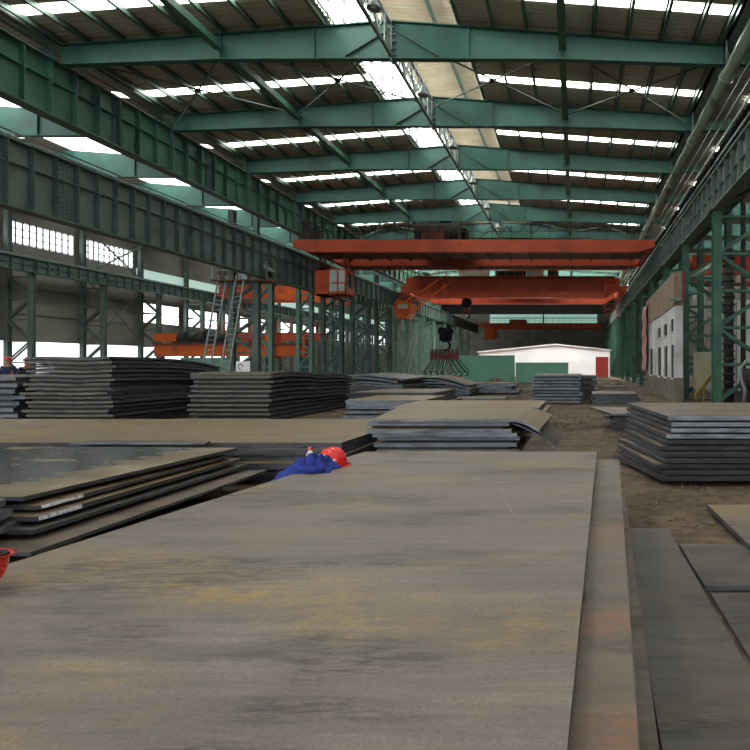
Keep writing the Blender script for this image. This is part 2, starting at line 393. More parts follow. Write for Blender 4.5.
# ------------------------------------------------------------------ tapered roof beams
def rafter_prof():
    return [(XL, 12.52), (RX-6.2, 12.72), (RX, 12.74), (RX+6.2, 12.72), (XR, 12.52), (XR, 13.17), (RX, 14.05), (XL, 13.17)]
raf = thing('roof_beam', 'green tapered steel roof beam spanning the hall, one rafter line before the picture top', 'roof beam', (RX, ry(-1), 12.5), 'green roof beams of the main hall')
b = MB(); b.prism_y(rafter_prof(), ry(-1)-.02, ry(-1)+.02); b.build('web', 'teal', raf)
y = ry(-1)
b = MB()
b.prism_y([(XL, 12.48), (RX-6.2, 12.68), (RX, 12.70), (RX+6.2, 12.68), (XR, 12.48), (XR, 12.52), (RX+6.2, 12.72), (RX, 12.74), (RX-6.2, 12.72), (XL, 12.52)], y-.14, y+.14); b.build('bottom_flange', 'teal', raf)
b = MB(); b.prism_y([(XL, 13.17), (RX, 14.05), (XR, 13.17), (XR, 13.21), (RX, 14.09), (XL, 13.21)], y-.14, y+.14); b.build('top_flange', 'teal', raf)
for o in (-6.2, -2.8, 2.8, 6.2):
    b = MB(); b.box(RX+o-.02, RX+o+.02, y-.13, y+.13, 12.72, 14.05-.073*abs(o)); b.build('stiffener', 'teal', raf)
for sgn in (-1, 1):
    b = MB(); b.beam((RX+sgn*.12, y-.07, 13.75), (RX+sgn*1.7, y-.07, 12.8), .12, .05, 0); b.build('diagonal_web_bar', 'dgreen', raf)  # diagonal bars standing out from the web
b = MB(); b.box(RX-.03, RX+.03, y-.14, y+.14, 12.6, 14.1)
for z in (12.85, 13.1, 13.35, 13.6, 13.85):
    for sx in (-1, 1): b.box(RX+sx*.09-.06, RX+sx*.09+.06, y-.11, y-.05, z-.03, z+.03)
b.build('ridge_plate', 'grey_green', raf)
for i in range(0, 10):
    dup(raf, (0, (i+1)*BAY, 0), 'green tapered steel roof beam of the main hall, %s from the top of the picture' % ORD[i])
for i in range(-6, -1):
    dup(raf, (0, (i+1)*BAY, 0), 'green tapered roof beam overhead behind the viewpoint, %s back' % ORD[-i-2])
for i in range(10, 15):
    dup(raf, (0, (i+1)*BAY, 0), 'green tapered roof beam beyond the dark partition, %s past it' % ORD[i-10])
# parallel hall beams
b = MB(); y = ry(-1); t = thing('roof_beam', 'teal roof beam of the parallel hall, one before the first seen', 'roof beam', (LX, y, 12.3), 'roof beams of the parallel hall')
pf = [(LXL, 12.3), (XL-.2, 12.3), (XL-.2, 13.1), (LX, 13.8), (LXL, 13.1)]
MB().prism_y(pf, y-.02, y+.02).build('web', 'teal', t)
MB().box(LXL, XL-.2, y-.14, y+.14, 12.26, 12.3).build('bottom_flange', 'teal', t)
for xx in (-34, -31, -28.6, -25, -22): MB().box(xx-.02, xx+.02, y-.12, y+.12, 12.3, 13.8-.07*abs(xx-LX)).build('stiffener', 'teal', t)
for i in range(0, 17): dup(t, (0, (i+1)*BAY, 0), 'teal roof beam seen over the girders in the parallel hall, %s along' % ORD[i])

b = MB(); y = ry(-1); t = thing('roof_beam', 'green aisle roof beam outside the picture', 'roof beam', (11, y, 11.9), 'roof beams of the aisle')
MB().box(7.4, 17.5, y-.02, y+.02, 11.6, 12.5).build('web', 'teal', t); MB().box(7.4, 17.5, y-.14, y+.14, 11.56, 11.6).build('bottom_flange', 'teal', t)
for i in range(0, 12): dup(t, (0, (i+1)*BAY, 0), 'green aisle roof beam seen through the columns, %s away' % ORD[i])
# purlins and struts along the roof
n = 0
offs = [2.45+1.22*k for k in range(8)]+[11.9]
for sgn in (-1, 1):
    for k, o in enumerate(offs):
        b = MB(); x = RX+sgn*o; z = roof_z(o)
        b.box(x-.03, x+.03, Y0, Y1, z-.22, z-.01); b.box(x-.03, x+.08, Y0, Y1, z-.235, z-.22); b.box(x-.08, x+.03, Y0, Y1, z-.02, z-.008)
        side = 'the lantern-glazing slope' if sgn < 0 else 'the slope by the eaves pipe'
        tag(b.build('purlin', 'purlin'), 'thin dark green purlin under %s, %s down from the ridge' % (side, ORD[k]), 'purlin', 'roof purlins')
for k, x in enumerate((RX-1.45, RX+.9)):
    b = MB(); b.box(x-.06, x+.06, Y0, LE, 15.65, 15.84)
    tag(b.build('purlin', 'purlin'), 'dark purlin under the %s slope of the ridge lantern' % ('pale', 'tan')[k], 'purlin', 'lantern purlins')
for sgn in (-1, 1):
    for i in range(-2, 10):
        b = MB(); x = RX+sgn*6.2; b.box(x-.09, x+.09, ry(i)+.15, ry(i+1)-.15, 13.0, 13.28); 
        b.box(x-.13, x+.13, ry(i)+.15, ry(i+1)-.15, 12.98, 13.0)
        tag(b.build('roof_strut', 'green'), 'heavy green strut midway down the %s slope before roof beam %s' % (('glazing-side', 'pipe-side')[sgn > 0], ('minus','front','first','second','third','fourth','fifth','sixth','seventh','eighth','ninth','tenth')[i+2]), 'strut', 'quarter-span roof struts')
# ridge lattice trusses between the beams
def ridge_truss(y0):
    t = thing('ridge_truss', 'light lattice strut under the ridge crossing the top edge of the picture', 'truss', (RX, y0, 12.7), 'ridge lattice struts')
    ya, yb = y0+.16, y0+BAY-.16
    for nm, z in (('bottom_chord', 12.8), ('top_chord', 13.95)):
        MB().box(RX-.05, RX+.05, ya, yb, z-.05, z+.05).build(nm, 'grey_green' if z < 13 else 'galv', t)
    n = 8
    for k in range(n):
        p = ya+(yb-ya)*k/n; q = ya+(yb-ya)*(k+1)/n; za, zb = (12.85, 13.9) if k % 2 == 0 else (13.9, 12.85)
        MB().beam((RX, p, za), (RX, q, zb), .06, .06).build('lattice_bar', 'galv', t)
        if k: MB().box(RX-.02, RX+.02, p-.02, p+.02, 12.85, 13.9).build('post', 'galv', t)
    return t
rt = ridge_truss(ry(-1))
for i in range(0, 9): dup(rt, (0, (i+1)*BAY, 0), 'light lattice strut under the ridge running back from the %s roof beam' % ORD[i])
# lamps hung on the ridge truss
def lamp(y, lab):
    t = thing('high_bay_lamp', lab, 'lamp', (RX+.25, y, 12.95), 'ridge lamps')
    MB().lathe((RX+.25, y, 12.95), [(.02, .55), (.03, .45), (.08, .42), (.1, .28), (.2, .1), (.24, 0), (.22, 0), (.09, .25)], 16).build('lamp_shade', 'galv', t, True)
    MB().lathe((RX+.25, y, 13.0), [(.005, -.02), (.09, .02), (.09, .16), (.02, .2)], 12).build('bulb', 'plastic_w', t, True)
    MB().beam((RX, y, 13.48), (RX+.27, y, 13.48), .04, .04).build('bracket', 'galv', t)
for i in range(-1, 6): lamp(ry(i)+3.4, 'round metal lamp on the ridge strut just behind the %s roof beam' % (ORD[i] if i >= 0 else 'unseen'))
# rod bracing
for bi in (0, 4):
    for k, (o0, o1) in enumerate(((-11.8, -6.2), (-6.2, -.2), (.2, 6.2), (6.2, 11.8))):
        t = thing('cross_brace', 'crossed rod bracing in the %s roof bay, %s panel across from the girder wall' % ('second' if bi == 0 else 'far', ORD[k]), 'bracing', (RX+(o0+o1)/2, ry(bi)+3, 13.0), 'roof rod bracing')
        za, zb = 13.85-.073*abs(o0), 13.85-.073*abs(o1)
        MB().tube([(RX+o0, ry(bi)+.18, za-.15), (RX+o1, ry(bi+1)-.18, zb-.15)], .035, 6).build('rod', 'grey_green', t)
        MB().tube([(RX+o1, ry(bi)+.18, zb-.22), (RX+o0, ry(bi+1)-.18, za-.22)], .035, 6).build('rod', 'grey_green', t)
        MB().lathe((RX+(o0+o1)/2, (ry(bi)+ry(bi+1))/2, (za+zb)/2-.25), [(.001,0),(.12,0),(.12,.1),(.001,.1)], 10).build('joint_ring', 'dark', t)

# ------------------------------------------------------------------ plate girders along the hall
def girder(name, label, x, y0, y1, z0, z1, m, w=.45, step=.9, splice=None, mid=.62, grp=None, rail=False, mf=None, sm=None):
    t = thing(name, label, 'girder', (x, y0, z0), grp)
    MB().box(x-.03, x+.03, y0, y1, z0+.05, z1-.05).build('web', m, t)
    MB().box(x-w/2, x+w/2, y0, y1, z0, z0+.06).build('bottom_flange', mf or m, t)
    MB().box(x-w/2, x+w/2, y0, y1, z1-.06, z1).build('top_flange', mf or m, t)
    n = int((y1-y0)/step); 
    for k in range(n+1):
        y = y0+.02+(y1-y0-.04)*k/n
        MB().box(x-w/2+.03, x+w/2-.03, y-.02, y+.02, z0+.06, z1-.06).build('stiffener', sm or m, t)
    if mid: 
        z = z0+(z1-z0)*mid
        MB().box(x-w/2+.08, x+w/2-.08, y0, y1, z-.015, z+.015).build('long_stiffener', m, t)
    for ys in (splice or []):
        b = MB(); b.box(x-.07, x+.07, ys-.3, ys+.3, z0+.07, z1-.07)
        nz = int((z1-z0)/.16)
        for j in range(nz):
            for q in (-.22, -.08, .08, .22):
                zz = z0+.15+j*.16+(.05 if q in (-.08, .22) else 0)
                if zz < z1-.12: b.box(x-.095, x+.095, ys+q-.03, ys+q+.03, zz-.03, zz+.03)
        b.build('bolted_splice', mf or m, t)
    if rail:
        b = MB(); b.box(x-.05, x+.05, y0, y1, z1, z1+.03); b.box(x-.015, x+.015, y0, y1, z1+.03, z1+.12); b.box(x-.035, x+.035, y0, y1, z1+.12, z1+.16)
        b.build('crane_rail', 'galv', t)
    return t
GX = -17.5
girder('crane_girder', 'deep dark green crane girder with bolted splices, filling the upper edge beside the windows', GX, 9.4, 33.8, 6.47, 8.6, 'grey_green', .5, .87, [14.2, 20.3, 26.9], .66, 'deep crane girders', True, 'dgreen', 'dgreen')  # darker flanges and stiffeners paint shade against the lighter web
girder('crane_girder', 'deep dark green crane girder running on from the laddered column to the red cab', GX, 33.9, 46, 6.47, 8.6, 'grey_green', .5, .87, [40], .66, 'deep crane girders', True, 'dgreen', 'dgreen')  # shade painted into flanges and stiffeners here too
UX = -18.75
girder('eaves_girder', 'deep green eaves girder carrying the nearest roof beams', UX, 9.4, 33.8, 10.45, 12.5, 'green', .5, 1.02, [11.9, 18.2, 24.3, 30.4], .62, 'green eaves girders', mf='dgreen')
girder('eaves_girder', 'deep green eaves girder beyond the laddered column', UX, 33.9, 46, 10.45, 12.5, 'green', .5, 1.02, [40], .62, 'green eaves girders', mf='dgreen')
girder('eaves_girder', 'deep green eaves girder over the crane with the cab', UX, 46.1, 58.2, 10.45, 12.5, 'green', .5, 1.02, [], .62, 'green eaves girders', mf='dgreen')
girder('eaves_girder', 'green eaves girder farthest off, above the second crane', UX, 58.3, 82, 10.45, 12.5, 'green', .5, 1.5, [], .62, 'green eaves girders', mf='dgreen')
# eaves lattice / walkway truss on the outer side of the deep girder
t = thing('surge_truss', 'grey horizontal lattice walkway on top of the deep crane girder', 'truss', (-19.2, 9.4, 8.6))
MB().box(-19.3, -19.2, 9.4, 46, 8.5, 8.62).build('outer_chord', 'galv', t)
n = 40
for k in range(n):
    y0 = 9.4+36.6*k/n; y1 = 9.4+36.6*(k+1)/n; xa, xb = (-17.75, -19.2) if k % 2 == 0 else (-19.2, -17.75)
    MB().beam((xa, y0, 8.56), (xb, y1, 8.56), .07, .07).build('lattice_bar', 'galv', t)
for k in range(0, n, 4):
    y0 = 9.4+36.6*k/n; MB().box(-19.27, -19.22, y0, y0+.05, 8.6, 9.6).build('rail_post', 'galv', t)
b = MB(); b.tube([(-19.25, 9.4, 9.6), (-19.25, 46, 9.6)], .03, 6); b.tube([(-19.25, 9.4, 9.1), (-19.25, 46, 9.1)], .025, 6); b.build('handrail', 'galv', t)
# shallower crane girders further on
for i in range(4, 16):
    pass
g0 = girder('crane_girder', 'shallow green crane girder just past the red cab', GX, ry(4)+.05, ry(5)-.05, 7.22, 8.6, 'dgreen', .4, 1.2, [], None, 'shallow crane girders on the cab side', True)
for i in range(5, 14): dup(g0, (0, (i-4)*BAY, 0), 'shallow green crane girder past the red cab, %s bay further' % ORD[i-5])
RXG = 5.15
g1 = girder('crane_girder', 'dark crane girder over the aisle edge above the viewpoint', RXG, ry(-2)+.05, ry(-1)-.05, 7.22, 8.55, 'grey_green', .42, .76, [], .5, 'crane girders along the open aisle', True)
for i in range(-1, 14): dup(g1, (0, (i+2)*BAY, 0), 'dark crane girder above the aisle columns, %s bay into the picture' % ORD[i+1])
# parallel hall runway girders (outer)
g2 = girder('crane_girder', 'dull green runway girder along the outer wall, before the first wall column', -36.3, ry(-1)+.05, ry(0)-.05, 7.75, 8.7, 'dgreen', .4, .76, [], .5, 'outer wall runway girders', True)
for i in range(0, 14): dup(g2, (0, (i+1)*BAY, 0), 'dull green runway girder along the outer wall, %s bay along' % ORD[i])
# inner runway girder of the parallel hall
g3 = girder('crane_girder', 'green runway girder behind the column row facing the parallel hall', -20.4, ry(2)+.05, ry(3)-.05, 7.3, 8.6, 'dgreen', .4, 1.2, [], None, 'inner runway girders of the parallel hall', True)
for i in range(3, 13): dup(g3, (0, (i-2)*BAY, 0), 'green runway girder behind the column row facing the parallel hall, %s bay on' % ORD[i-2])

# ------------------------------------------------------------------ lattice columns
def lattice_column(name, label, xa, xb, y, ztop, zshort, m, grp, lw=.3, nb=5, zl=0):
    """xa: leg nearer the main hall, xb: outer leg."""
    t = thing(name, label, 'column', ((xa+xb)/2, y, 0), grp)
    for xx, zt in ((xa, zshort), (xb, ztop)):
        b = MB(); b.box(xx-lw/2, xx+lw/2, y-.17, y-.15, zl, zt); b.box(xx-lw/2, xx+lw/2, y+.15, y+.17, zl, zt); b.box(xx-.02, xx+.02, y-.15, y+.15, zl, zt)
        b.build('leg', m, t)
    h = (zshort-.5)/nb
    for k in range(nb):
        z0 = .3+h*k; z1 = z0+h
        p, q = (xa, xb) if k % 2 == 0 else (xb, xa)
        for yy in (-.13, .13): MB().beam((p, y+yy, z0), (q, y+yy, z1), .05, .12).build('brace', m, t)
        MB().box(min(xa, xb), max(xa, xb), y-.12, y+.12, z1-.05, z1+.05).build('crossbar', m, t)
    MB().box(min(xa, xb)-.3, max(xa, xb)+.3, y-.35, y+.35, 0, .06).build('base_plate', m, t)
    MB().box(xa-.3, xa+(.85 if -19 < xa < -17 else .3), y-.25, y+.25, zshort, zshort+.04).build('cap_plate', m, t)
    return t
# aisle side
def aisle_column(y, label):
    t = lattice_column('lattice_column', label, 5.15, 7.15, y, 13.0, 7.18, 'col_green', 'green columns along the open aisle', .3, 5)
    MB().box(5.42, 7.3, y-.13, y+.13, 12.5, 12.9).build('bracket', 'col_green', t)
    return t
ac = aisle_column(ry(-1), 'green lattice column of the aisle just outside the picture')
for i in range(0, 15):
    lab = ['tall green column standing alone in front of the whitewashed building', 'green column at the end corner of the whitewashed building'][i] if i < 2 else 'green aisle column further along, %s after the whitewashed building corner' % ORD[i-2]
    dup(ac, (0, (i+1)*BAY, 0), lab)
# column row between the halls
mc = lattice_column('lattice_column', 'dark green lattice column with two ladders under the deep girders', -18.1, -19.5, ry(2), 10.4, 6.42, 'grey_green', 'columns between the two halls', .32, 6)
mcf = lattice_column('lattice_column', 'green lattice column behind the red cab', -18.1, -19.5, ry(4), 10.4, 7.18, 'dgreen', 'columns between the two halls', .3, 6)
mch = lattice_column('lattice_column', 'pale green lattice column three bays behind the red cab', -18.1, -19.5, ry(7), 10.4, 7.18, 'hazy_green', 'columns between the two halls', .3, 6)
for i, lab in ((5, 'dark lattice column one bay behind the red cab'), (6, 'dark lattice column two bays behind the red cab'), (8, 'dark lattice column four bays behind the cab'), (9, 'dark lattice column five bays behind the cab'), (10, 'dark lattice column beneath the far partition'), (11, 'dark lattice column one bay past the partition'), (12, 'dark lattice column two bays past the partition'), (13, 'dark lattice column three bays past the partition')):
    if i < 7: dup(mcf, (0, (i-4)*BAY, 0), lab.replace('dark', 'green'))
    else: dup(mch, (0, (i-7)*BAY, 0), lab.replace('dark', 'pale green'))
# second row carrying inner runway of parallel hall
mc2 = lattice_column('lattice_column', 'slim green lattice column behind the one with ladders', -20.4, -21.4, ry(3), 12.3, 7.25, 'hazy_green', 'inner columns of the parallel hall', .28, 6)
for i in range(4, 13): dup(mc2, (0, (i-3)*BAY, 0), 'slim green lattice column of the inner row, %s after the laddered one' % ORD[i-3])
# outer wall columns
wc = lattice_column('lattice_column', 'dark lattice wall column beyond the picture edge', -36.5, -38.1, ry(2), 12.3, 7.7, 'grey_green', 'columns of the outer wall', .3, 5)
for i in list(range(3, 15)): dup(wc, (0, (i-2)*BAY, 0), 'dark lattice wall column under the outer runway, %s from the workers' % ORD[i-3])
dup(wc, (0, -BAY, 0), 'dark lattice wall column standing before the workers')

# diagonal bracing between wall columns
t = thing('wall_bracing', 'pair of crossed diagonal braces on the outer wall beneath the windows', 'bracing', (-37.6, ry(4), 0))
for (z0, z1) in ((3.4, 8.0), (8.0, 3.4), (8.8, 12.0), (12.0, 8.8)):
    MB().beam((-37.7, ry(4)+.2, z0), (-37.7, ry(5)-.2, z1), .08, .12).build('brace', 'grey_green', t)

# ------------------------------------------------------------------ eaves pipe, conductors, walkway on the aisle side
t = thing('eaves_pipe', 'long pale green pipe running under the roof beam ends on the aisle side', 'pipe', (5.35, 10, 12.0))
MB().tube([(5.38, 4, 11.85), (5.38, 82, 11.85)], .21, 14).build('pipe_run', 'pipe', t, True)
for k in range(2, 13):
    y = 4+6.1*k-1.2; MB().tube([(5.38, y-.06, 11.85), (5.38, y+.06, 11.85)], .27, 14).build('pipe_flange', 'pipe', t)
    MB().beam((5.38, y, 12.05), (5.38, y, 13.17), .06, .06).build('hanger', 'grey_green', t)
for k, (x, z) in enumerate(((5.6, 11.3), (5.75, 11.0), (5.9, 10.7), (5.6, 10.2), (5.75, 9.9))):
    b = MB(); b.box(x-.025, x+.025, 5, 82, z-.04, z+.04)
    tag(b.build('conductor_bar', 'galv'), 'thin bright conductor bar on the aisle side, %s below the eaves pipe' % ORD[k], 'conductor bar', 'crane conductor bars')
t = thing('crane_walkway', 'railed walkway beside the crane girder over the aisle columns', 'walkway', (6.2, 10, 8.5))
MB().box(5.5, 6.9, 8, 82, 8.42, 8.48).build('deck', 'dark', t)
for k in range(60):
    y = 8+74*k/60; MB().box(6.85, 6.9, y-.02, y+.02, 8.48, 9.5).build('rail_post', 'grey_green', t)
b = MB()
for z in (8.9, 9.2, 9.5): b.tube([(6.87, 8, z), (6.87, 82, z)], .025, 6)
b.build('handrail', 'galv', t)
for k in range(36):
    y = 9+2.03*k; MB().beam((5.4, y, 7.5), (6.85, y, 8.4), .06, .1).build('bracket', 'dgreen', t)
# aisle-side cladding strip above conductors
b = MB(); b.box(7.3, 7.36, 6, 82, 9.7, 12.6)
for k in range(74): b.box(7.24, 7.3, 6+k*1.03, 6.1+k*1.03, 9.7, 12.6)
struct(b.build('trim_1', 'dark'), 'dark ribbed screen above the aisle walkway')

# ------------------------------------------------------------------ overhead cranes
def handrail(t, x0, x1, y, z, m, n=14, name='handrail'):
    b = MB()
    for k in range(n+1):
        x = x0+(x1-x0)*k/n; b.box(x-.02, x+.02, y-.02, y+.02, z, z+1.0)
    for zz in (z+.5, z+1.0): b.tube([(x0, y, zz), (x1, y, zz)], .02, 6)
    b.build(name, m, t)
cr = thing('overhead_crane', 'orange double-girder overhead crane with a hanging red cab, nearest one', 'crane', (-6, 36, 8.5))
CX0, CX1 = -17.1, 4.85
for y0, nm in ((36.0, 'front'), (42.6, 'rear')):
    b = MB(); b.prism_y([(CX0, 8.75), (CX0+1.0, 8.45), (CX1-1.0, 8.45), (CX1, 8.75), (CX1, 9.2), (CX0, 9.2)], y0, y0+.5)
    g = b.build('girder', 'orange', cr)
    for k in range(16):
        x = CX0+1.2+(CX1-CX0-2.4)*k/15; MB().box(x-.02, x+.02, y0-.03, y0, 8.5, 9.18).build('stiffener', 'orange', g)
for x in (CX0+.25, CX1-.25):
    e = MB().box(x-.2, x+.2, 36.5, 42.6, 8.78, 9.15).build('end_carriage', 'orange', cr)
    for yy in (36.9, 37.9, 41.4, 42.3):
        b = MB(); b.tube([(x-.1, yy, 8.98), (x+.1, yy, 8.98)], .21, 14); b.build('wheel', 'dark', e)
for y0, y1 in ((36.5, 38.9), (41.6, 42.6)):
    b = MB(); b.box(CX0+.6, CX1-.6, y0, y1, 8.5, 8.56)
    for k in range(16): x = CX0+1.2+(CX1-CX0-2.4)*k/15; b.box(x-.04, x+.04, y0, y1, 8.36, 8.5)
    b.build('walkway', 'orange_d', cr)
handrail(cr, CX0+.3, CX1-.5, 36.05, 9.2, 'dark', 18)
b = MB()     # festoon cable loops
for k in range(14):
    x0 = CX0+1+k*1.0; b.tube([(x0+j/8, 35.97, 10.0-.45*math.sin(math.pi*j/8)) for j in range(9)], .018, 5)
b.build('festoon_cable', 'black', cr)
tr = MB().box(-10.6, -7.0, 37, 42.8, 9.2, 9.4).build('trolley', 'dark', cr)
b = MB(); b.tube([(-10.2, 38.2, 10.1), (-7.4, 38.2, 10.1)], .6, 16); b.build('winch_drum', 'dark', tr, False)
b = MB(); b.tube([(-9.8, 40.8, 10.1), (-8.0, 40.8, 10.1)], .65, 16); b.build('winch_drum', 'dark', tr, False)
b = MB(); b.box(-9.6, -8.2, 37.05, 37.7, 9.4, 10.1); b.build('motor_housing', 'orange_d', tr)
b = MB(); b.box(-10.5, -9.8, 39, 39.9, 9.4, 10.9); b.box(-8.9, -8.2, 39.2, 39.8, 9.4, 11.1); b.box(-7.6, -7.1, 38.8, 39.8, 9.4, 10.5); b.build('gearbox', 'black', tr)
b = MB()
for k in range(6): b.beam((-10.5+k*.65, 36.9, 9.4), (-10.5+k*.65+.2, 36.9, 10.3+.15*(k % 3)), .05, .05)
b.tube([(-10.5, 36.9, 10.2), (-7.1, 36.9, 10.3)], .02, 6); b.build('guard_rail', 'dark', tr)
b = MB(); b.box(-16.7, -16.2, 36.3, 36.8, 9.2, 10.4); b.box(-16.0, -15.6, 36.3, 36.7, 9.2, 10.0); b.build('electrical_cabinet', 'dark', cr)
cab = thing_cab = None
b = MB()
cx0, cx1, cy0, cy1, cz0, cz1 = -15.9, -14.0, 36.3, 37.7, 5.85, 7.5
b.box(cx0, cx1, cy0, cy1, cz0, cz0+.08); b.box(cx0, cx1, cy0, cy1, cz1-.1, cz1); b.box(cx0, cx0+.8, cy0, cy1, cz0, cz1)
for x in (cx0+.8, (cx0+.8+cx1)/2, cx1-.08): b.box(x, x+.09, cy0, cy0+.08, cz0, cz1); b.box(x, x+.09, cy1-.08, cy1, cz0, cz1)
b.box(cx0+1, cx1, cy0, cy0+.06, cz0, cz0+.25); b.box(cx0+1, cx1, cy0, cy0+.06, cz0+.72, cz0+.8)
b.box(cx1-.08, cx1, cy0, cy1, cz0, cz0+.5)
cb = b.build('cab', 'orange', cr)
MB().box(cx0+.85, cx1-.05, cy0+.02, cy0+.04, cz0+.2, cz1-.1).build('cab_window', 'glass', cb)
b = MB()
for x in (cx0+.2, cx1-.2):
    for yy in (cy0+.3, cy1-.3): b.box(x-.05, x+.05, yy-.05, yy+.05, cz1, 8.5)
b.build('hanger', 'orange_d', cb)
# second crane
cr2 = thing('overhead_crane', 'deep orange-red box-girder overhead crane behind the one with the cab', 'crane', (-6, 60, 8.5))
DX0, DX1 = -17.1, 4.5
for y0 in (60.0, 66.0):
    b = MB(); b.prism_y([(DX0, 9.1), (DX0+1.4, 8.35), (DX1-1.4, 8.35), (DX1, 9.1), (DX1, 10.4), (DX0, 10.4)], y0, y0+.9)
    g = b.build('girder', 'orange', cr2)
    for k in range(20):
        x = DX0+1.5+(DX1-DX0-3)*k/19; MB().box(x-.03, x+.03, y0-.03, y0, 8.4, 10.35).build('stiffener', 'orange', g)
for x in (-17.3, 4.85):
    MB().box(x-.45, x+.45, 60.5, 66.5, 8.765, 9.6).build('end_carriage', 'orange', cr2)
b = MB(); b.box(DX0+1, DX1-.5, 59.0, 60, 10.3, 10.4); b.build('walkway', 'orange_d', cr2)
handrail(cr2, DX0+1, DX1-.5, 59.05, 10.4, 'orange', 24)
tr = MB().box(-8.5, -1.5, 60.2, 66.5, 10.4, 10.6).build('trolley', 'dark', cr2)
MB().box(-11.6, -8.6, 59.2, 59.9, 10.4, 11.3).build('electrical_cabinet', 'cream', cr2)
MB().box(-8.2, -5.0, 61, 62, 10.6, 11.2).build('winch_drum', 'dark', tr)
MB().box(-4.4, -3.2, 60.5, 61.5, 10.6, 11.6).build('motor_housing', 'cream', tr)
MB().box(-2.8, -1.7, 60.5, 61.5, 10.6, 11.3).build('motor_housing', 'dark', tr)
b = MB()
for x in (3.0, 4.2):
    b.box(x-.05, x+.05, 59.3, 59.4, 6.4, 10.3)
for k in range(6): b.beam((3.0, 59.35, 6.5+k*.6), (4.2, 59.35, 7.1+k*.6), .05, .05); b.box(3.0, 4.2, 59.3, 59.4, 6.45+k*.6, 6.5+k*.6)
b.build('access_ladder', 'orange', cr2)
# cab of the second crane with its sloping stair
b = MB(); b.prism_y([(-16.6, 5.9), (-15.6, 5.9), (-15.3, 6.4), (-15.3, 7.3), (-16.4, 7.7), (-16.8, 7.2)], 55, 57); c2 = b.build('cab', 'orange_b', cr2)
MB().box(-16.4, -15.5, 54.97, 55, 6.8, 7.2).build('cab_window', 'glass', c2)
b = MB(); b.beam((-15.9, 56, 6.1), (-12.4, 59.6, 10.0), .12, .18); b.beam((-16.2, 56, 7.4), (-12.9, 59.6, 10.6), .1, .12)
for k in range(7): f = k/7; b.beam((-16.0+3.5*f, 56+3.6*f, 6.2+3.9*f), (-16.2+3.4*f, 56+3.6*f, 7.4+3.2*f), .05, .05)
b.build('stair', 'orange_b', cr2)
b = MB(); b.box(-16.6, -16.4, 56, 60.5, 7.6, 8.4); b.build('hanger', 'orange_d', c2)
# third crane far away beyond the partition
cr3 = thing('overhead_crane', 'faded red overhead crane far away beyond the dark partition', 'crane', (-6, 108, 8.5))
for y0 in (108, 113):
    MB().box(-17.1, 4.8, y0, y0+.6, 8.3, 9.1).build('girder', 'orange', cr3)
for x in (-17.3, 4.9): MB().box(x-.4, x+.4, 108.3, 113.3, 8.765, 9.1).build('end_carriage', 'orange', cr3)
handrail(cr3, -17, 4.5, 108.05, 9.1, 'orange', 20)
MB().box(-12, -9, 108.5, 112, 9.1, 9.8).build('trolley', 'orange', cr3)
b = MB(); b.prism_y([(-16.5, 6.2), (-14.8, 6.2), (-14.3, 6.8), (-14.3, 8.1), (-16.5, 8.1)], 108.2, 110); b.build('cab', 'orange_b', cr3)

# hook block of crane two and lifting beam with chains of crane one
hb = thing('hook_block', 'round dark hook block hanging under the second crane', 'hook', (-11.0, 60.5, 6.3))
MB().tube([(-11.0, 60.2, 7.85), (-11.0, 60.8, 7.85)], .5, 18).build('sheave', 'black', hb)
MB().box(-11.3, -10.7, 60.25, 60.75, 6.9, 7.8).build('block_cheek', 'orange_d', hb)
b = MB(); b.tube([(-11.0+.25*math.sin(a), 60.5, 6.6-.3*math.cos(a)) for a in [0.2*k-.4 for k in range(22)]], .07, 8); b.build('hook', 'black', hb)
b = MB()
for dx in (-.4, -.2, .2, .4): b.tube([(-11.0+dx, 60.5, 7.9), (-11.0+dx, 61.2, 10.3)], .02, 5)
b.build('rope', 'black', hb)
lb = thing('lifting_beam', 'rusty lifting beam with chains and claw hooks hanging from the nearest crane', 'lifting beam', (-8.6, 39.5, 1.4))
b = MB()
for dx in (-.5, -.3, .3, .5): b.tube([(-8.6+dx*.5, 39.5, 4.4), (-8.9+dx, 39.5, 9.65)], .015, 5)
b.build('rope', 'dark', lb)
b = MB()
for dx in (-.3, .3): b.tube([(-8.6+dx*.8, 39.3, 4.05), (-8.6+dx*.8, 39.7, 4.05)], .25, 16)
b.build('sheave', 'black', lb)
MB().box(-9.0, -8.2, 39.38, 39.62, 3.4, 4.2).build('block_cheek', 'black', lb)
b = MB(); b.tube([(-8.6+.28*math.sin(a), 39.5, 3.1-.32*math.cos(a)) for a in [0.2*k-.3 for k in range(22)]], .08, 8); b.build('hook', 'black', lb)
bm_ = MB().box(-9.6, -7.75, 39.3, 39.7, 2.15, 2.6).build('spreader', 'orange_d', lb)
for k in range(7):
    x = -9.5+k*.27
    b = MB(); b.box(x-.05, x+.05, 39.25, 39.75, 2.6, 2.85); b.build('lug', 'orange_d', bm_)
    b = MB(); xo = x-.35+.12*k
    b.tube([(x, 39.5, 2.15), (xo+(.25 if k > 3 else -.2), 39.5, 1.35)], .035, 6); b.tube([(x+.18, 39.5, 2.15), (xo+.15+(.35 if k > 3 else -.2), 39.5, 1.35)], .03, 6)
    b.tube([(xo+(.25 if k > 3 else -.2)+.14*math.sin(a), 39.5, 1.22-.13*math.cos(a)) for a in [.3*j for j in range(14)]], .04, 6)
    b.build('chain_hook', 'black', lb)
MB().box(-10.5, -7.6, 38.9, 40.1, .98, 1.1).build('carried_plate', 'orange', lb)
lb.location.z -= .22

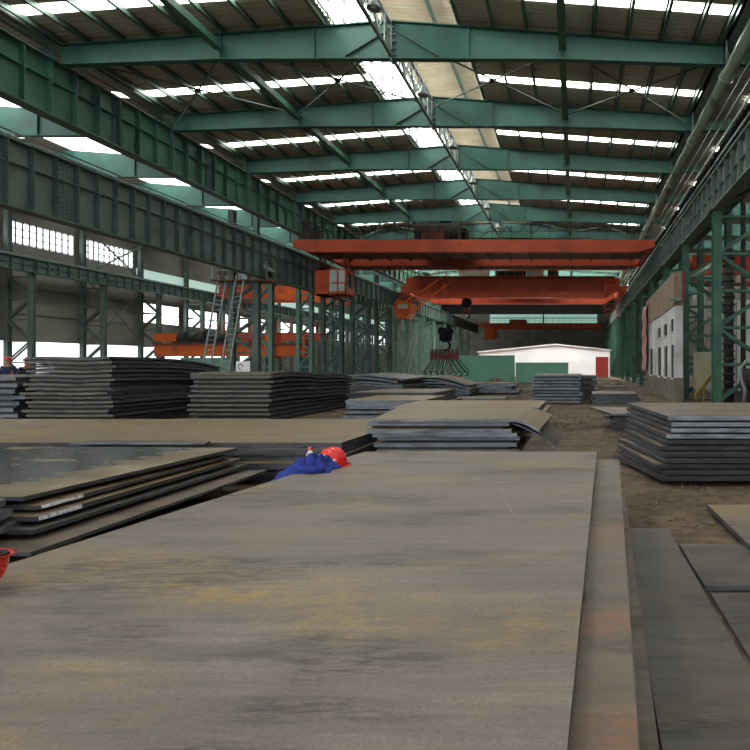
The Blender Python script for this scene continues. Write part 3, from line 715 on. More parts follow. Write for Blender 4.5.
# parallel hall cranes
c4 = thing('overhead_crane', 'red overhead crane high in the parallel hall', 'crane', (-28, 60, 8.5))
for y0 in (60, 64): MB().box(-36, -21.7, y0, y0+.6, 7.7+.6, 9.0+.5).build('girder', 'orange', c4)
MB().prism_y([(-29.9, 8.2), (-22.5, 7.55), (-22.5, 8.1), (-29.9, 9.3)], 59.5, 59.9).build('walkway', 'orange_b', c4)
for x in (-35.8, -21.9): MB().box(x-.2, x+.2, 60.6, 64, 8.8, 9.2).build('end_carriage', 'orange', c4)
handrail(c4, -36, -21, 59.95, 9.5, 'orange', 20)
c5 = thing('semi_gantry_crane', 'bright orange low gantry beam with dark winch in the parallel hall', 'crane', (-26, 46, 0))
MB().box(-32.6, -20.9, 46, 46.8, 2.25, 3.2).build('beam', 'orange_b', c5)
MB().box(-32.6, -20.9, 45.85, 46.0, 3.15, 3.25).build('track', 'orange_d', c5)
MB().box(-32.6, -30.9, 46, 46.8, 3.4, 4.0).build('end_box', 'orange_b', c5)
MB().box(-23.95, -23.2, 45.9, 46.9, 2.1, 4.1).build('post', 'orange_b', c5)
MB().box(-21.1, -20.85, 45.9, 46.9, 2.2, 3.9).build('post', 'orange_b', c5)
wn_ = MB().box(-31.3, -27.2, 46.1, 46.9, 3.25, 3.45).build('winch', 'dark', c5)
for k, (x, r) in enumerate(((-30.6, .45), (-29.9, .3), (-29.1, .55), (-28.2, .4), (-27.6, .35))):
    MB().tube([(x-.25, 46.5, 3.75), (x+.25, 46.5, 3.75)], r, 12).build('drum', 'dark', wn_)
for x in (-32.3, -24.2, -21.0):
    MB().box(x-.2, x+.2, 46.1, 46.5, 0, 2.25).build('leg', 'grey_green', c5)
for (x0, x1, y0, lab, h0, h1) in ((-33, -21.5, 52, 'faded orange crane beam behind the bright orange gantry', 3.7, 4.4),):
    t = thing('semi_gantry_crane', lab, 'crane', (-27, y0, 0))
    MB().box(x0, x1, y0, y0+.6, h0, h1).build('beam', 'orange', t)
    for k in range(6): x = x0+.3+(x1-x0-.6)*k/5; MB().box(x-.12, x+.12, y0+.15, y0+.4, 0, h0).build('leg', 'grey_green', t)
    handrail(t, x0, x1, y0, h1, 'orange', 10)
# aisle crane seen between the aisle columns
c6 = thing('overhead_crane', 'red-orange overhead crane in the aisle beyond the green columns', 'crane', (11, 40, 8.5))
for y0 in (38, 41): MB().box(7.5, 17.2, y0, y0+.5, 7.85, 8.65).build('girder', 'orange', c6)
for x in (7.7, 17.0): MB().box(x-.2, x+.2, 38.5, 41, 8.0, 8.5).build('end_carriage', 'orange', c6)
handrail(c6, 7.6, 17, 37.95, 6.85, 'orange', 14)
MB().box(7.5, 17, 37.9, 38.5, 6.7, 6.85).build('walkway', 'orange_d', c6)
b = MB()
for k in range(5): b.box(7.7+k*2.2, 7.8+k*2.2, 38, 38.1, 6.8, 7.9)
b.build('hanger', 'orange', c6)

# ------------------------------------------------------------------ ladders & platform at the laddered column
def ladder(label, p, q, w, m='galv', grp=None, rungs=18):
    t = thing('ladder', label, 'ladder', p, grp); p = Vector(p); q = Vector(q)
    for dx in (0, w): MB().beam(p+Vector((dx,0,0)), q+Vector((dx,0,0)), .06, .08).build('rail', m, t)
    for k in range(1, rungs): c = p.lerp(q, k/rungs); MB().tube([c, c+Vector((w,0,0))], .02, 6).build('rung', m, t)
ladder('steep grey ladder leaning on the laddered column, outer one', (-20.8, 33.2, 1.6), (-19.9, 33.2, 6.6), .45)
ladder('steep grey ladder beside the column, reaching the platform', (-19.9, 33.0, 0), (-18.8, 33.0, 6.6), .45, rungs=22)
ladder('light ladder propped among the far column braces', (-15.2, 52, 0), (-14.1, 52, 4.6), .4)
t = thing('service_platform', 'small railed platform with a pitched hood where the two deep girders meet', 'platform', (-18.2, 33.5, 6.3))
MB().box(-20.2, -17.0, 32.9, 34.3, 6.28, 6.36).build('deck', 'wood', t)
b = MB()
for x in (-20.1, -18.6, -17.1): b.box(x-.03, x+.03, 32.9, 32.96, 6.36, 7.3)
b.tube([(-20.1, 32.93, 7.3), (-17.1, 32.93, 7.3)], .025, 6); b.tube([(-20.1, 32.93, 6.85), (-17.1, 32.93, 6.85)], .025, 6); b.build('handrail', 'galv', t)
b = MB(); b.add([(-19.1, 32.8, 7.3), (-18.2, 32.8, 8.05), (-17.1, 32.8, 6.9), (-19.1, 34, 7.3), (-18.2, 34, 8.05), (-17.1, 34, 6.9), (-19.1, 32.8, 7.22), (-18.2, 32.8, 7.95), (-17.1, 32.8, 6.8), (-19.1, 34, 7.22), (-18.2, 34, 7.95), (-17.1, 34, 6.8)],
  [(0,1,4,3),(1,2,5,4),(9,10,7,6),(10,11,8,7),(0,6,7,1),(1,7,8,2),(3,4,10,9),(4,5,11,10),(0,3,9,6),(2,8,11,5)]); b.build('hood', 'grey_green', t)
MB().box(-18.6, -18.2, 32.95, 33.2, 6.36, 7.0).build('junction_box', 'galv', t)

# ------------------------------------------------------------------ buildings inside the hall
bd = thing('white_shed', 'long low white building across the far end of the hall', 'building', (-3.5, 75, 0))
MB().prism_y([(-12.1, 0), (4.4, 0), (4.4, 3.35), (-2.5, 4.05), (-12.1, 3.1)], 75, 80).build('wall', 'whitewall', bd)
MB().prism_y([(-12.3, 3.1), (-2.5, 4.07), (4.7, 3.35), (4.7, 3.45), (-2.5, 4.2), (-12.3, 3.22)], 74.8, 80.2).build('roof', 'whitewall', bd)
MB().box(-15.3, -12.1, 75.5, 80, 0, 2.65).build('side_annexe', 'whitewall', bd)
dd = MB().box(3.0-.4, 4.2, 74.92, 75, 0, 2.55).build('door', 'red', bd)
MB().box(2.5, 2.6, 74.9, 75, 0, 2.7).build('door_frame', 'whitewall', dd)
MB().box(3.38, 3.42, 74.89, 74.92, .1, 2.5).build('door_gap', 'dark', dd)
gw = thing('green_screen_wall', 'plain green site wall in front of the white building, tall section', 'wall', (-8, 53, 0), 'green site walls')
MB().box(-10.9, -5.4, 53, 53.25, 0, 2.36).build('panel', 'greenwall', gw); MB().box(-10.95, -5.35, 52.97, 53.28, 2.36, 2.42).build('coping', 'greenwall', gw)
gw = thing('green_screen_wall', 'plain green site wall in front of the white building, lower section', 'wall', (-3, 53, 0), 'green site walls')
MB().box(-5.3, -.6, 53, 53.25, 0, 1.72).build('panel', 'greenwall', gw); MB().box(-5.33, -.55, 52.97, 53.28, 1.72, 1.78).build('coping', 'greenwall', gw)
gw = thing('green_screen_wall', 'plain green wall seen below the orange gantry in the parallel hall', 'wall', (-29, 48, 0), 'green site walls')
MB().box(-32, -27.6, 48.2, 48.4, 0, 2.1).build('panel', 'greenwall', gw); MB().box(-32.05, -27.55, 48.18, 48.43, 2.1, 2.15).build('coping', 'greenwall', gw)
# whitewashed building beside the aisle
wb = thing('whitewashed_building', 'whitewashed workshop building with dark windows and a tan sloping parapet', 'building', (4.4, 29, 0))
X0 = 4.35; Ya, Yb = 25.8, 36.0
b = MB()
wins = [(26.25, 26.75, 3.1, 3.65), (28.1, 28.9, 3.0, 3.55), (30.2, 31.0, 3.0, 3.5), (26.2, 26.7, 1.05, 2.5), (28.0, 28.7, 1.05, 2.5), (30.1, 30.9, 1.05, 2.5), (33.3, 34.2, 1.05, 2.5)]
b.box(X0, X0+.2, Ya, Yb, 1.05, 4.3); b.box(X0+.2, X0+.34, Ya, Ya+.2, 1.05, 4.3); b.box(X0+.2, X0+.4, Yb-.2, Yb, 1.05, 4.3); b.build('wall', 'white', wb)
MB().box(X0-.03, X0+.36, Ya-.03, Yb, 0, 1.05).build('plinth', 'brown_base', wb)
b = MB(); b.add([(X0-.05, Ya, 4.2), (X0-.05, Yb, 4.0), (X0-.05, Yb, 5.4), (X0-.05, Ya, 5.65), (X0+.1, Ya, 4.2), (X0+.1, Yb, 4.0), (X0+.1, Yb, 5.4), (X0+.1, Ya, 5.65)], [(0,1,2,3),(7,6,5,4),(0,3,7,4),(1,5,6,2),(3,2,6,7),(0,4,5,1)]); b.build('parapet', 'tanboard', wb)
MB().box(X0+.1, X0+.36, Ya-.06, Ya, 4.2, 5.68).build('parapet_end', 'tanboard', wb); MB().box(X0+.3, X0+.38, Ya-.1, Ya-.06, 4.3, 5.68).build('parapet_strip', 'red', wb)
for (a_, b_, c_, d_) in wins:
    w = MB().box(X0-.03, X0+.01, a_, b_, c_, d_).build('window', 'dark', wb)
    MB().box(X0-.07, X0-.03, a_-.08, b_+.08, c_-.08, c_).build('sill', 'white', w)
    MB().box(X0-.05, X0-.03, (a_+b_)/2-.03, (a_+b_)/2+.03, c_, d_).build('glazing_bar', 'galv', w)
b = MB(); b.tube([(X0+.2, Ya-.6, 4.35), (X0-.15, Ya+.1, 4.5)], .09, 8); b.build('vent_pipe', 'grey_green', wb)
b = MB(); vs = []; n = 14
for i in range(n+1):
    for j in range(9):
        vs.append((X0-.12-.04*math.sin(i*1.7)-.05*math.cos(j), 34.8+j*.3+.05*math.sin(i), 1.2+i*.28))
b.add(vs, [(i*9+j, i*9+j+1, (i+1)*9+j+1, (i+1)*9+j) for i in range(n) for j in range(8)])
o = b.build('plastic_sheet', 'pink', None, True); md = o.modifiers.new('solid', 'SOLIDIFY'); md.thickness = .02
tag(o, 'crumpled pink sheet hanging at the far corner of the whitewashed building', 'sheet')
# aisle contents
t = thing('partition_panel', 'small cream panel leaning between the two nearest aisle columns', 'panel', (5.9, 27, 0))
MB().box(5.45, 6.9, 27.3, 27.4, .5, 2.2).build('panel', 'cream', t)
b = MB(); b.box(5.45, 5.55, 27.3, 27.5, 0, .5); b.box(6.8, 6.9, 27.3, 27.5, 0, .5); b.build('leg', 'grey_green', t)
t = thing('stair_rail', 'yellow metal stair rail in front of the cream panel', 'handrail', (5.6, 25.8, 0))
b = MB(); b.tube([(5.2, 25.8, .3), (6.35, 25.8, 1.9)], .035, 6); b.tube([(5.2, 25.8, .9), (6.35, 25.8, 2.4)], .03, 6); b.build('rail', 'yellow', t)
for k in range(4): x = 5.25+k*.34; MB().tube([(x, 25.8, 0), (x, 25.8, .95+k*.44)], .025, 6).build('post', 'yellow', t)
b = MB(); b.beam((5.2, 25.9, .05), (6.3, 25.9, 1.6), .4, .06); b.build('stringer', 'wood', t)
t = thing('riser_pipe', 'dark ribbed vertical pipe beyond the tall green column', 'pipe', (5.95, 23, 0))
b = MB(); b.tube([(5.95, 23, 0), (5.95, 23, 6.1)], .2, 12); b.build('pipe_run', 'dark', t, True)
for k in range(18): MB().lathe((5.95, 23, .6+k*.3), [(.2, 0), (.25, .02), (.25, .08), (.2, .1)], 12).build('rib', 'dark', t)
for k, (x, y, r, h) in enumerate(((6.6, 23.5, .05, 8.2), (6.9, 24.2, .06, 8.2), (7.3, 23, .05, 8.3), (7.6, 24.5, .07, 8.2))):
    b = MB(); b.tube([(x, y, 0), (x, y, h)], r, 8); tag(b.build('service_pipe', 'dark', None, True), 'thin dark upright service pipe in the aisle, %s from the ribbed pipe' % ORD[k], 'pipe', 'aisle service pipes')
t = thing('pump_machine', 'dark pump machine with pale hose at the foot of the ribbed pipe', 'machine', (6.2, 21, 0))
MB().box(5.75, 6.9, 20.6, 21.5, 0, .7).build('base', 'dark', t)
b = MB(); b.tube([(5.9, 21, 1.1), (6.7, 21, 1.1)], .4, 16); b.build('motor', 'dark', t)
b = MB(); b.lathe((6.6, 20.9, .7), [(.25, 0), (.28, .5), (.15, .8), (.1, 1.2), (.001, 1.25)], 14); b.build('pressure_vessel', 'dgreen', t, True)
b = MB(); b.tube([(5.9, 20.5, 1.75), (5.7, 20.45, 1.5), (5.72, 20.45, 1.1), (5.85, 20.45, .8), (5.8, 20.45, .2)], .07, 8); b.build('hose', 'galv', t, True)
t = thing('equipment_cabinet', 'white equipment cabinet wall deep in the aisle behind the dark pipes', 'cabinet', (12, 34, 0))
MB().box(7.8, 13.5, 34, 35, 0, 5.3).build('body', 'white', t)
b = MB(); [b.box(7.8+k*1.4, 7.84+k*1.4, 33.97, 34, .1, 5.2) for k in range(5)]; b.build('door_gap', 'dark', t)
b = MB()
t = thing('diagonal_pipe', 'pale pipe slanting upward behind the corner column', 'pipe', (5.8, 29, 4))
MB().tube([(5.3, 27.85, 5.5), (7.0, 29.5, 6.7)], .14, 10).build('pipe_run', 'pipe', t, True); MB().tube([(6.95, 29.45, 6.67), (7.05, 29.52, 6.74)], .2, 10).build('pipe_flange', 'pipe', t)

# ------------------------------------------------------------------ steel plates
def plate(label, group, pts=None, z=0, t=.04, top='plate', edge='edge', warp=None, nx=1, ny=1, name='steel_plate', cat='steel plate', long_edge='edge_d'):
    """pts: four corners (x, y): front-left, front-right, back-right, back-left."""
    fl, fr, br, bl = [Vector((p[0], p[1])) for p in pts]
    vs = []; 
    for lev in (0, 1):
        for j in range(ny+1):
            for i in range(nx+1):
                u, v = i/nx, j/ny
                p = (fl*(1-u)+fr*u)*(1-v)+(bl*(1-u)+br*u)*v
                dz = warp(u, v) if warp else 0
                vs.append((p.x, p.y, z+dz+(t if lev else 0)))
    n = (nx+1)*(ny+1); b = MB()
    I = lambda l, i, j: l*n+j*(nx+1)+i
    tops = [(I(1,i,j), I(1,i+1,j), I(1,i+1,j+1), I(1,i,j+1)) for i in range(nx) for j in range(ny)]
    bots = [(I(0,i,j), I(0,i,j+1), I(0,i+1,j+1), I(0,i+1,j)) for i in range(nx) for j in range(ny)]
    side_end = [(I(0,i,0), I(0,i+1,0), I(1,i+1,0), I(1,i,0)) for i in range(nx)]+[(I(0,i+1,ny), I(0,i,ny), I(1,i,ny), I(1,i+1,ny)) for i in range(nx)]
    side_long = [(I(0,0,j+1), I(0,0,j), I(1,0,j), I(1,0,j+1)) for j in range(ny)]+[(I(0,nx,j), I(0,nx,j+1), I(1,nx,j+1), I(1,nx,j)) for j in range(ny)]
    b.add(vs, tops+bots, 0); b.add([], [], 1)
    for f in side_end: b.f.append(f); b.mi.append(1)
    for f in side_long: b.f.append(f); b.mi.append(2)  # long sides take the darker edge by default: shade put into colour
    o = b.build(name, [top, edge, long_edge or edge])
    return tag(o, label, cat, group)
def rect(x0, x1, y0, y1, rot=0):
    c = Vector(((x0+x1)/2, (y0+y1)/2)); m = Matrix.Rotation(math.radians(rot), 2)
    return [m @ (Vector(p)-c)+c for p in ((x0,y0),(x1,y0),(x1,y1),(x0,y1))]
rnd = random.Random(3)
def stack(where, group, x0, x1, y0, y1, z0, ztop, n, top='plate_b', edge='edge', jx=.1, jy=.12, warp=None, nx=1, ny=1, recess=.5, rot=1.0, topedge=None, lean=(0,0), dark=None):
    """n plates from z0 to ztop; every other one is thinner and set back."""
    pitch = (ztop-z0)/n
    z = z0; ts = []
    for k in range(n):
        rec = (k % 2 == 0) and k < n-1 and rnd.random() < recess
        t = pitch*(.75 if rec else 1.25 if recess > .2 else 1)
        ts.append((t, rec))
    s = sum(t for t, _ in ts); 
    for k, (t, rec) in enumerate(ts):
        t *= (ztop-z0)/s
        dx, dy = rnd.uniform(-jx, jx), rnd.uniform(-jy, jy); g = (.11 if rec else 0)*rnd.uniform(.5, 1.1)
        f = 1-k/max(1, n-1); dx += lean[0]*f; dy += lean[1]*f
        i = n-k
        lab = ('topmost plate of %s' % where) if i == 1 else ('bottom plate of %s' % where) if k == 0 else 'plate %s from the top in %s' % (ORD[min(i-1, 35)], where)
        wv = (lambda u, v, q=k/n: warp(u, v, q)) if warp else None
        plate(lab, group, rect(x0+g+dx, x1-g+dx, y0+g+dy, y1-g+dy, rnd.uniform(-rot, rot)), z, t-.001, top, (dark or 'edge_black') if rec else (topedge if topedge and i == 1 else edge), wv, nx, ny)  # set-back plates get near-black edges, painted shade between the layers
        z += t

# foreground pile
fgz = .65
plate('huge brown-grey steel plate filling the foreground, scuffed and ochre-stained', 'foreground plates', [(-3.15, .2), (-.09, .2), (.25, 6.78), (-2.4, 6.78)], fgz-.04, .04, 'plate')
fp = C.objects['steel_plate']
for pts in ([(-1.22, 5.05), (-1.16, 5.08), (-1.1, 5.05), (-1.08, 4.98)], [(-.92, 5.2), (-.86, 5.2), (-.82, 5.15), (-.8, 5.05)], [(-.66, 5.0), (-.58, 5.02), (-.5, 5.07)], [(-.6, 4.9), (-.55, 4.6), (-.48, 4.2), (-.4, 3.95)]):
    b = MB(); n = len(pts)
    b.v = [(x, y-w, fgz+.0006) for x, y in pts for w in (-.004, .004)]; b.v += [(x, y, z+.0008) for x, y, z in b.v]; b.f = [(2*i, 2*i+2, 2*i+3, 2*i+1) for i in range(n-1)]+[(2*n+2*i, 2*n+2*i+1, 2*n+2*i+3, 2*n+2*i+2) for i in range(n-1)]; b.mi = [0]*len(b.f)
    sc_ = b.build('chalk_scratch', 'cream', fp); sc_['label'] = 'pale curved scratch mark'
plate('steel plate edge showing just below the huge foreground plate, rust streaked', 'foreground plates', [(-2.9, .4), (.10, .4), (.50, 6.72), (-2.3, 6.72)], fgz-.13, .05, 'plate_r')
for k in range(4):
    y = .8+k*1.9; b = MB(); b.box(-2.5, .05, y, y+.09, fgz-.08, fgz-.04); tag(b.build('timber_batten', 'wood'), 'timber batten under the huge foreground plate, %s along' % ORD[k], 'batten', 'battens under the foreground plate')
plate('narrow dark steel plate low in the foreground pile beside the rust-streaked one', 'foreground plates', [(-2.6, .4), (.21, .4), (.52, 6.2), (-2.2, 6.2)], .22, .05, 'plate_r')
for k in range(3):
    y = 1.2+k*2.1; b = MB(); b.box(-2.4, .1, y, y+.1, .27, fgz-.13); tag(b.build('timber_block', 'wood'), 'squared timber carrying the foreground plates, %s along' % ORD[k], 'timber', 'timbers in the foreground pile')
for k in range(2):
    y = 1.6+k*3.2; b = MB(); b.box(-2.3, .1, y, y+.12, 0, .22); tag(b.build('timber_block', 'wood'), 'thick timber on the ground beneath the foreground pile, %s along' % ORD[k], 'timber', 'timbers on the ground')
# ground plates beside it
plate('flat grey plate on the ground beside the foreground pile', 'ground plates', [(.30, .6), (.90, .6), (.88, 5.65), (.45, 5.65)], .05, .04, 'plate_d', 'edge_d')
plate('small ground plate with circular scuff marks touching the flat grey plate', 'ground plates', [(.94, 4.3), (2.3, 4.3), (2.3, 5.3), (.93, 5.3)], .005, .04, 'plate_d', 'edge_d')
plate('dark ground plate in front of the scuff-marked one', 'ground plates', [(.97, 2.2), (2.6, 2.2), (2.6, 4.2), (.96, 4.2)], .0, .03, 'plate_d', 'edge_d')
plate('brownish plate corner lying before the neat dark stack', 'ground plates', [(1.50, 4.85), (3.4, 4.85), (3.4, 6.55), (1.46, 6.55)], .05, .05, 'plate', 'edge_d')

# neat stack near the aisle
def sagR(u, v, q): return .10*max(0, v-.3)**2
zz = .08
N = 11
for k in range(N):
    q = k/(N-1); t = .055
    gap = .026
    left = 1.29-(1-q)*.12-(.08 if k in (2, 5) else 0); bx = .95-.16*(1-q)-(.1 if k < 4 else 0)
    yf = 8.0+rnd.uniform(-.05, .03); yb = 10.8-(1-q)*.9
    lab = 'topmost brown plate of the neat dark stack near the aisle' if k == N-1 else 'bottom plate of the neat dark stack near the aisle' if k == 0 else 'plate %s from the top in the neat dark stack near the aisle' % ORD[N-1-k]
    hz = zz
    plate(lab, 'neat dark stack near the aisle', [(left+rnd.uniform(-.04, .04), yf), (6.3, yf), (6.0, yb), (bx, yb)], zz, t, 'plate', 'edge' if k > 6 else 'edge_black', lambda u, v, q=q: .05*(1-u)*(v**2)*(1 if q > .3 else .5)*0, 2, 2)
    if k < N-1:
        for j, xx in enumerate((1.9, 3.6, 5.2)):
            b = MB(); b.box(xx, xx+.08, yf+.35, yb-.3, zz+t, zz+t+gap); tag(b.build('timber_batten', 'wood'), 'batten in the %s gap down the neat dark stack, %s' % (ORD[N-2-k], ('at its track side', 'midway', 'toward the aisle')[j]), 'batten', 'battens of the neat dark stack')
    zz += t+gap
for xx in (1.7, 3.5, 5.3):
    b = MB(); b.box(xx, xx+.16, 8.5, 9.6, 0, .08); tag(b.build('timber_block', 'wood'), 'squared timber under the neat dark stack, %s' % {1.7: 'at its track side', 3.5: 'midway', 5.3: 'toward the aisle'}[xx], 'timber', 'timbers under the neat dark stack')

# centre stack behind the foreground plate
def bend_mid(u, v, q): return -.20*max(0, (u-.82)/.18)**2*q + .03*math.sin(v*3)*q
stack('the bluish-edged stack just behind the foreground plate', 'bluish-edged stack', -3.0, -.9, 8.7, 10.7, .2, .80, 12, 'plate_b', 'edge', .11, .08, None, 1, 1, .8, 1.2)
plate('broad brown plate sagging off the top of the bluish-edged stack', 'bluish-edged stack', [(-2.95, 8.65), (-.52, 8.65), (-.42, 10.9), (-3.25, 10.9)], .83, .04, 'plate_b', 'edge', lambda u, v: -.16*max(0, (u-.85)/.15)**1.5*(1-v*.2)-.02, 14, 3)
plate('thin bent plate curling down at the open side of the bluish-edged stack', 'bluish-edged stack', [(-1.2, 9.0), (-.30, 9.0), (-.25, 10.9), (-1.1, 10.9)], .5, .03, 'plate_d', 'edge', lambda u, v: .27-.38*u*u-.03*u, 10, 3)
for xx in (-2.7, -1.3):
    b = MB(); b.box(xx, xx+.15, 8.9, 10.5, 0, .2); tag(b.build('timber_block', 'wood'), 'squared timber under the bluish-edged stack, %s' % ('near the jacket' if xx < -2 else 'at the bent side'), 'timber', 'timbers under the bluish-edged stack')

# left plates: wet one and layered edges
LGA = 'layered plates beside the foreground'
lay = [(-4.05, 4.42, 7.85, .25, .03, 'plate_r', 'wide brown plate lowest of the layered plates beside the foreground'),
       (-4.30, 4.72, 7.83, .33, .035, 'plate_d', 'dark plate second lowest of the layered plates beside the foreground'),
       (-4.37, 4.82, 7.80, .41, .04, 'plate_b', 'plate with chalk-marked edge under two others beside the foreground'),
       (-4.45, 4.93, 7.75, .475, .035, 'plate_b', 'plate with chalk-marked edge directly under the oily plate')]
for (x, ya, yb, z, t, m, lab) in lay: plate(lab, LGA, [(-9.5, ya+.05), (x, ya), (x-.02, yb), (-9.5, yb)], z-t, t, m, 'edge_d')
plate('dark oily plate with a wet shine, topmost of the layered plates', LGA, [(-9.6, 4.95), (-4.55, 4.9), (-4.42, 7.78), (-9.6, 7.95)], .52, .035, 'plate_w', 'edge_d')
for k, (z, x) in enumerate(((.25, -4.6), (.33, -4.65), (.41, -4.7), (.475, -4.8))):
    zt = (.295, .37, .44, .52)[k]
    for j, y in enumerate((5.3, 7.2)):
        b = MB(); b.box(-9.2, x, y, y+.08, z, zt); tag(b.build('timber_batten', 'wood'), 'batten in the layered plates, %s gap up, %s' % (ORD[k], ('near end', 'far end')[j]), 'batten', 'battens of the layered plates')
for j, y in enumerate((5.2, 7.3)):
    b = MB(); b.box(-9.2, -4.4, y, y+.12, 0, .22); tag(b.build('timber_block', 'wood'), 'squared timber under the %s end of the layered plates' % ('near', 'far')[j], 'timber', 'timbers under the layered plates')
for k, (x, z0, z1, ya) in enumerate(((-4.45, .442, .473, 4.95), (-4.37, .372, .408, 4.84))):
    b = MB(); b.box(x-.005, x+.006, ya, ya+.42, z0+.002, z1-.002); tag(b.build('chalk_label', 'label_paint'), ('white scribbled marking on the upper chalk-marked plate edge', 'white scribbled marking on the lower chalk-marked plate edge')[k], 'marking')
for k, z in enumerate((.33, .42, .51)):
    plate('pale-edged plate end at the picture edge, %s up beside the layered plates' % ORD[k], 'pale-edged plate ends', [(-7.5, 4.0), (-4.2, 4.0), (-4.56-.03*k, 4.88-.03*k), (-7.5, 4.88)], z, .05, 'plate_d', 'edge', long_edge='edge')
b = MB(); b.box(-7.3, -4.8, 4.25, 4.5, 0, .33); tag(b.build('timber_block', 'wood'), 'timber under the pale-edged plate ends', 'timber')
for k, z in enumerate((.38, .47)):
    b = MB(); b.box(-7.3, -5, 4.3, 4.4, z, z+.04); tag(b.build('timber_batten', 'wood'), 'batten between the pale-edged plate ends, %s up' % ORD[k], 'batten')
# second flat stack behind
stack('the wide brown flat pile behind the oily plate', 'wide brown flat pile', -12.5, -3.25, 8.15, 11.7, 0, .56, 7, 'plate_b', 'edge_d', .06, .10, None, 1, 1, .5, .4)
plate('thin light-edged plate lying over the front of the wide brown flat pile', 'wide brown flat pile', [(-6.85, 8.05), (-5.0, 8.03), (-5.1, 8.3), (-6.8, 8.35)], .562, .02, 'plate_d', 'edge')
plate('dark plate step below the wide brown flat pile', 'wide brown flat pile', [(-4.6, 7.87), (-2.9, 7.9), (-3.0, 10.5), (-4.7, 10.5)], .1, .03, 'plate_d', 'edge_d') if False else None

# tall stacks at the back
def droopA(u, v, q): return q*(.24-.30*max(0, (v-.4)/.6)**2+.02*math.sin(u*8+v*5))
stack('the tall olive-edged stack before the outer wall', 'tall olive-edged stack', -14.35, -12.1, 15.5, 20.3, .0, 1.6, 32, 'plate_d', 'edge_o', .09, .10, droopA, 5, 8, 1, .8)
stack('the low dark stack at the picture edge', 'low dark edge stack', -21, -14.75, 15.7, 20.0, .0, 1.3, 16, 'plate_d', 'edge', .14, .15, None, 1, 1, .8, .5)
plate('brown plate lying forward of the low dark edge stack', 'low dark edge stack', [(-19, 14.9), (-13.4, 14.9), (-13.0, 15.3), (-19, 15.3)], .0, .06, 'plate_r', 'edge_d')
def droopB(u, v, q): return q*(.30-.26*max(0, (v-.3)/.7)**2+.04*math.sin(v*9))
stack('the light-ended stack in the middle distance', 'light-ended stack', -10.95, -8.65, 16.9, 23.0, .0, 1.10, 21, 'plate_d', 'edge_o', .07, .10, droopB, 2, 12, 1, .5)
stack('the low brown pile past the light-ended stack', 'low brown pile', -6.7, -4.4, 17.2, 20.0, 0, .6, 8, 'plate_b', 'edge', .12, .1, None, 1, 1, .5, 1)
def hump(u, v, q): return q*(.35-.5*abs(u-.4)**1.4)
stack('the humped dark stack behind the light-ended one', 'humped dark stack', -10.4, -7.6, 26, 30, .0, .9, 11, 'plate_d', 'edge', .15, .1, hump, 10, 1, .4, 1)
def droopC(u, v, q): return q*(.5-.5*max(0, (u-.55)/.45)**1.5)
stack('the curled bluish stack under the lifting beam', 'curled bluish stack', -8.9, -5.3, 29.5, 32.5, 0, .6, 8, 'plate', 'edge', .15, .1, droopC, 10, 1, .5, 1)
stack('the small flat pile before the green wall', 'small flat pile', -5.6, -3.2, 32, 34, 0, .62, 4, 'plate_b', 'edge', .2, .1, None, 1, 1, .5, 3)
stack('the dark square stack before the white building', 'dark square stack', -1.75, .25, 24.5, 27, 0, 1.22, 18, 'plate', 'edge', .1, .12, None, 1, 1, 1, 1.5)
stack('the narrow pile behind the dark square stack', 'narrow dark pile', .1, 1.0, 27.6, 30, 0, 1.1, 8, 'plate_d', 'edge_d', .15, .1, None, 1, 1, .45, 3)
stack('the long low pile behind the bluish-edged stack', 'long low pile', -4.3, -.75, 14.2, 17.0, 0, .62, 8, 'plate_b', 'edge', .1, .15, None, 1, 1, .5, 1)
stack('the orange-brown low pile beside the long low one', 'orange-brown low pile', -8.0, -4.9, 21.5, 25, 0, .62, 5, 'plate_r', 'edge_d', .15, .15, None, 1, 1, .5, 2)
stack('the paired plates on the track by the aisle', 'paired plates on the track', .75, 2.6, 24, 26.5, 0, .45, 3, 'plate', 'edge_d', .1, .1, None, 1, 1, .5, 2)
plate('pale square plate laid over small rubble on the track', 'loose track plates', [(.85, 14.2), (1.75, 14.2), (1.65, 16.2), (.4, 16.4)], .42, .05, 'plate', 'edge')
stack('the rough prop under the pale square plate', 'rough prop', .95, 1.65, 14.5, 15.9, 0, .42, 4, 'plate_d', 'edge_d', .07, .07, None, 1, 1, .5, 6)
for k, (x, y, w, l, r) in enumerate(((1.6, 20, 1.5, .8, 8), (2.3, 30, 1.2, 1, -10), (1.5, 34, 1.6, 1.2, 14), (.8, 38, 1.4, 1.2, -6), (2.6, 42, 1.6, 1.4, 20), (1.2, 18, .5, .4, 30), (-.8, 31, 1.6, 1.2, 4), (-2.6, 36, 2, 1.4, -6), (-6.5, 36, 2.4, 1.6, 5), (-9.5, 34, 2.5, 2, -3), (-4.5, 27.8, 2.6, 1.8, 3))):
    where = ['near the paired plates', 'by the building plinth', 'in the shade of the building', 'midway down the track', 'far down the track', 'beside the rough prop', 'behind the dark square stack', 'behind the small flat pile', 'beyond the lifting beam', 'under the column row', 'ahead of the small flat pile'][k]
    plate('loose offcut plate on the earth %s' % where, 'loose offcuts', rect(x-w/2, x+w/2, y-l/2, y+l/2, r), .01, .08, 'plate', 'edge')
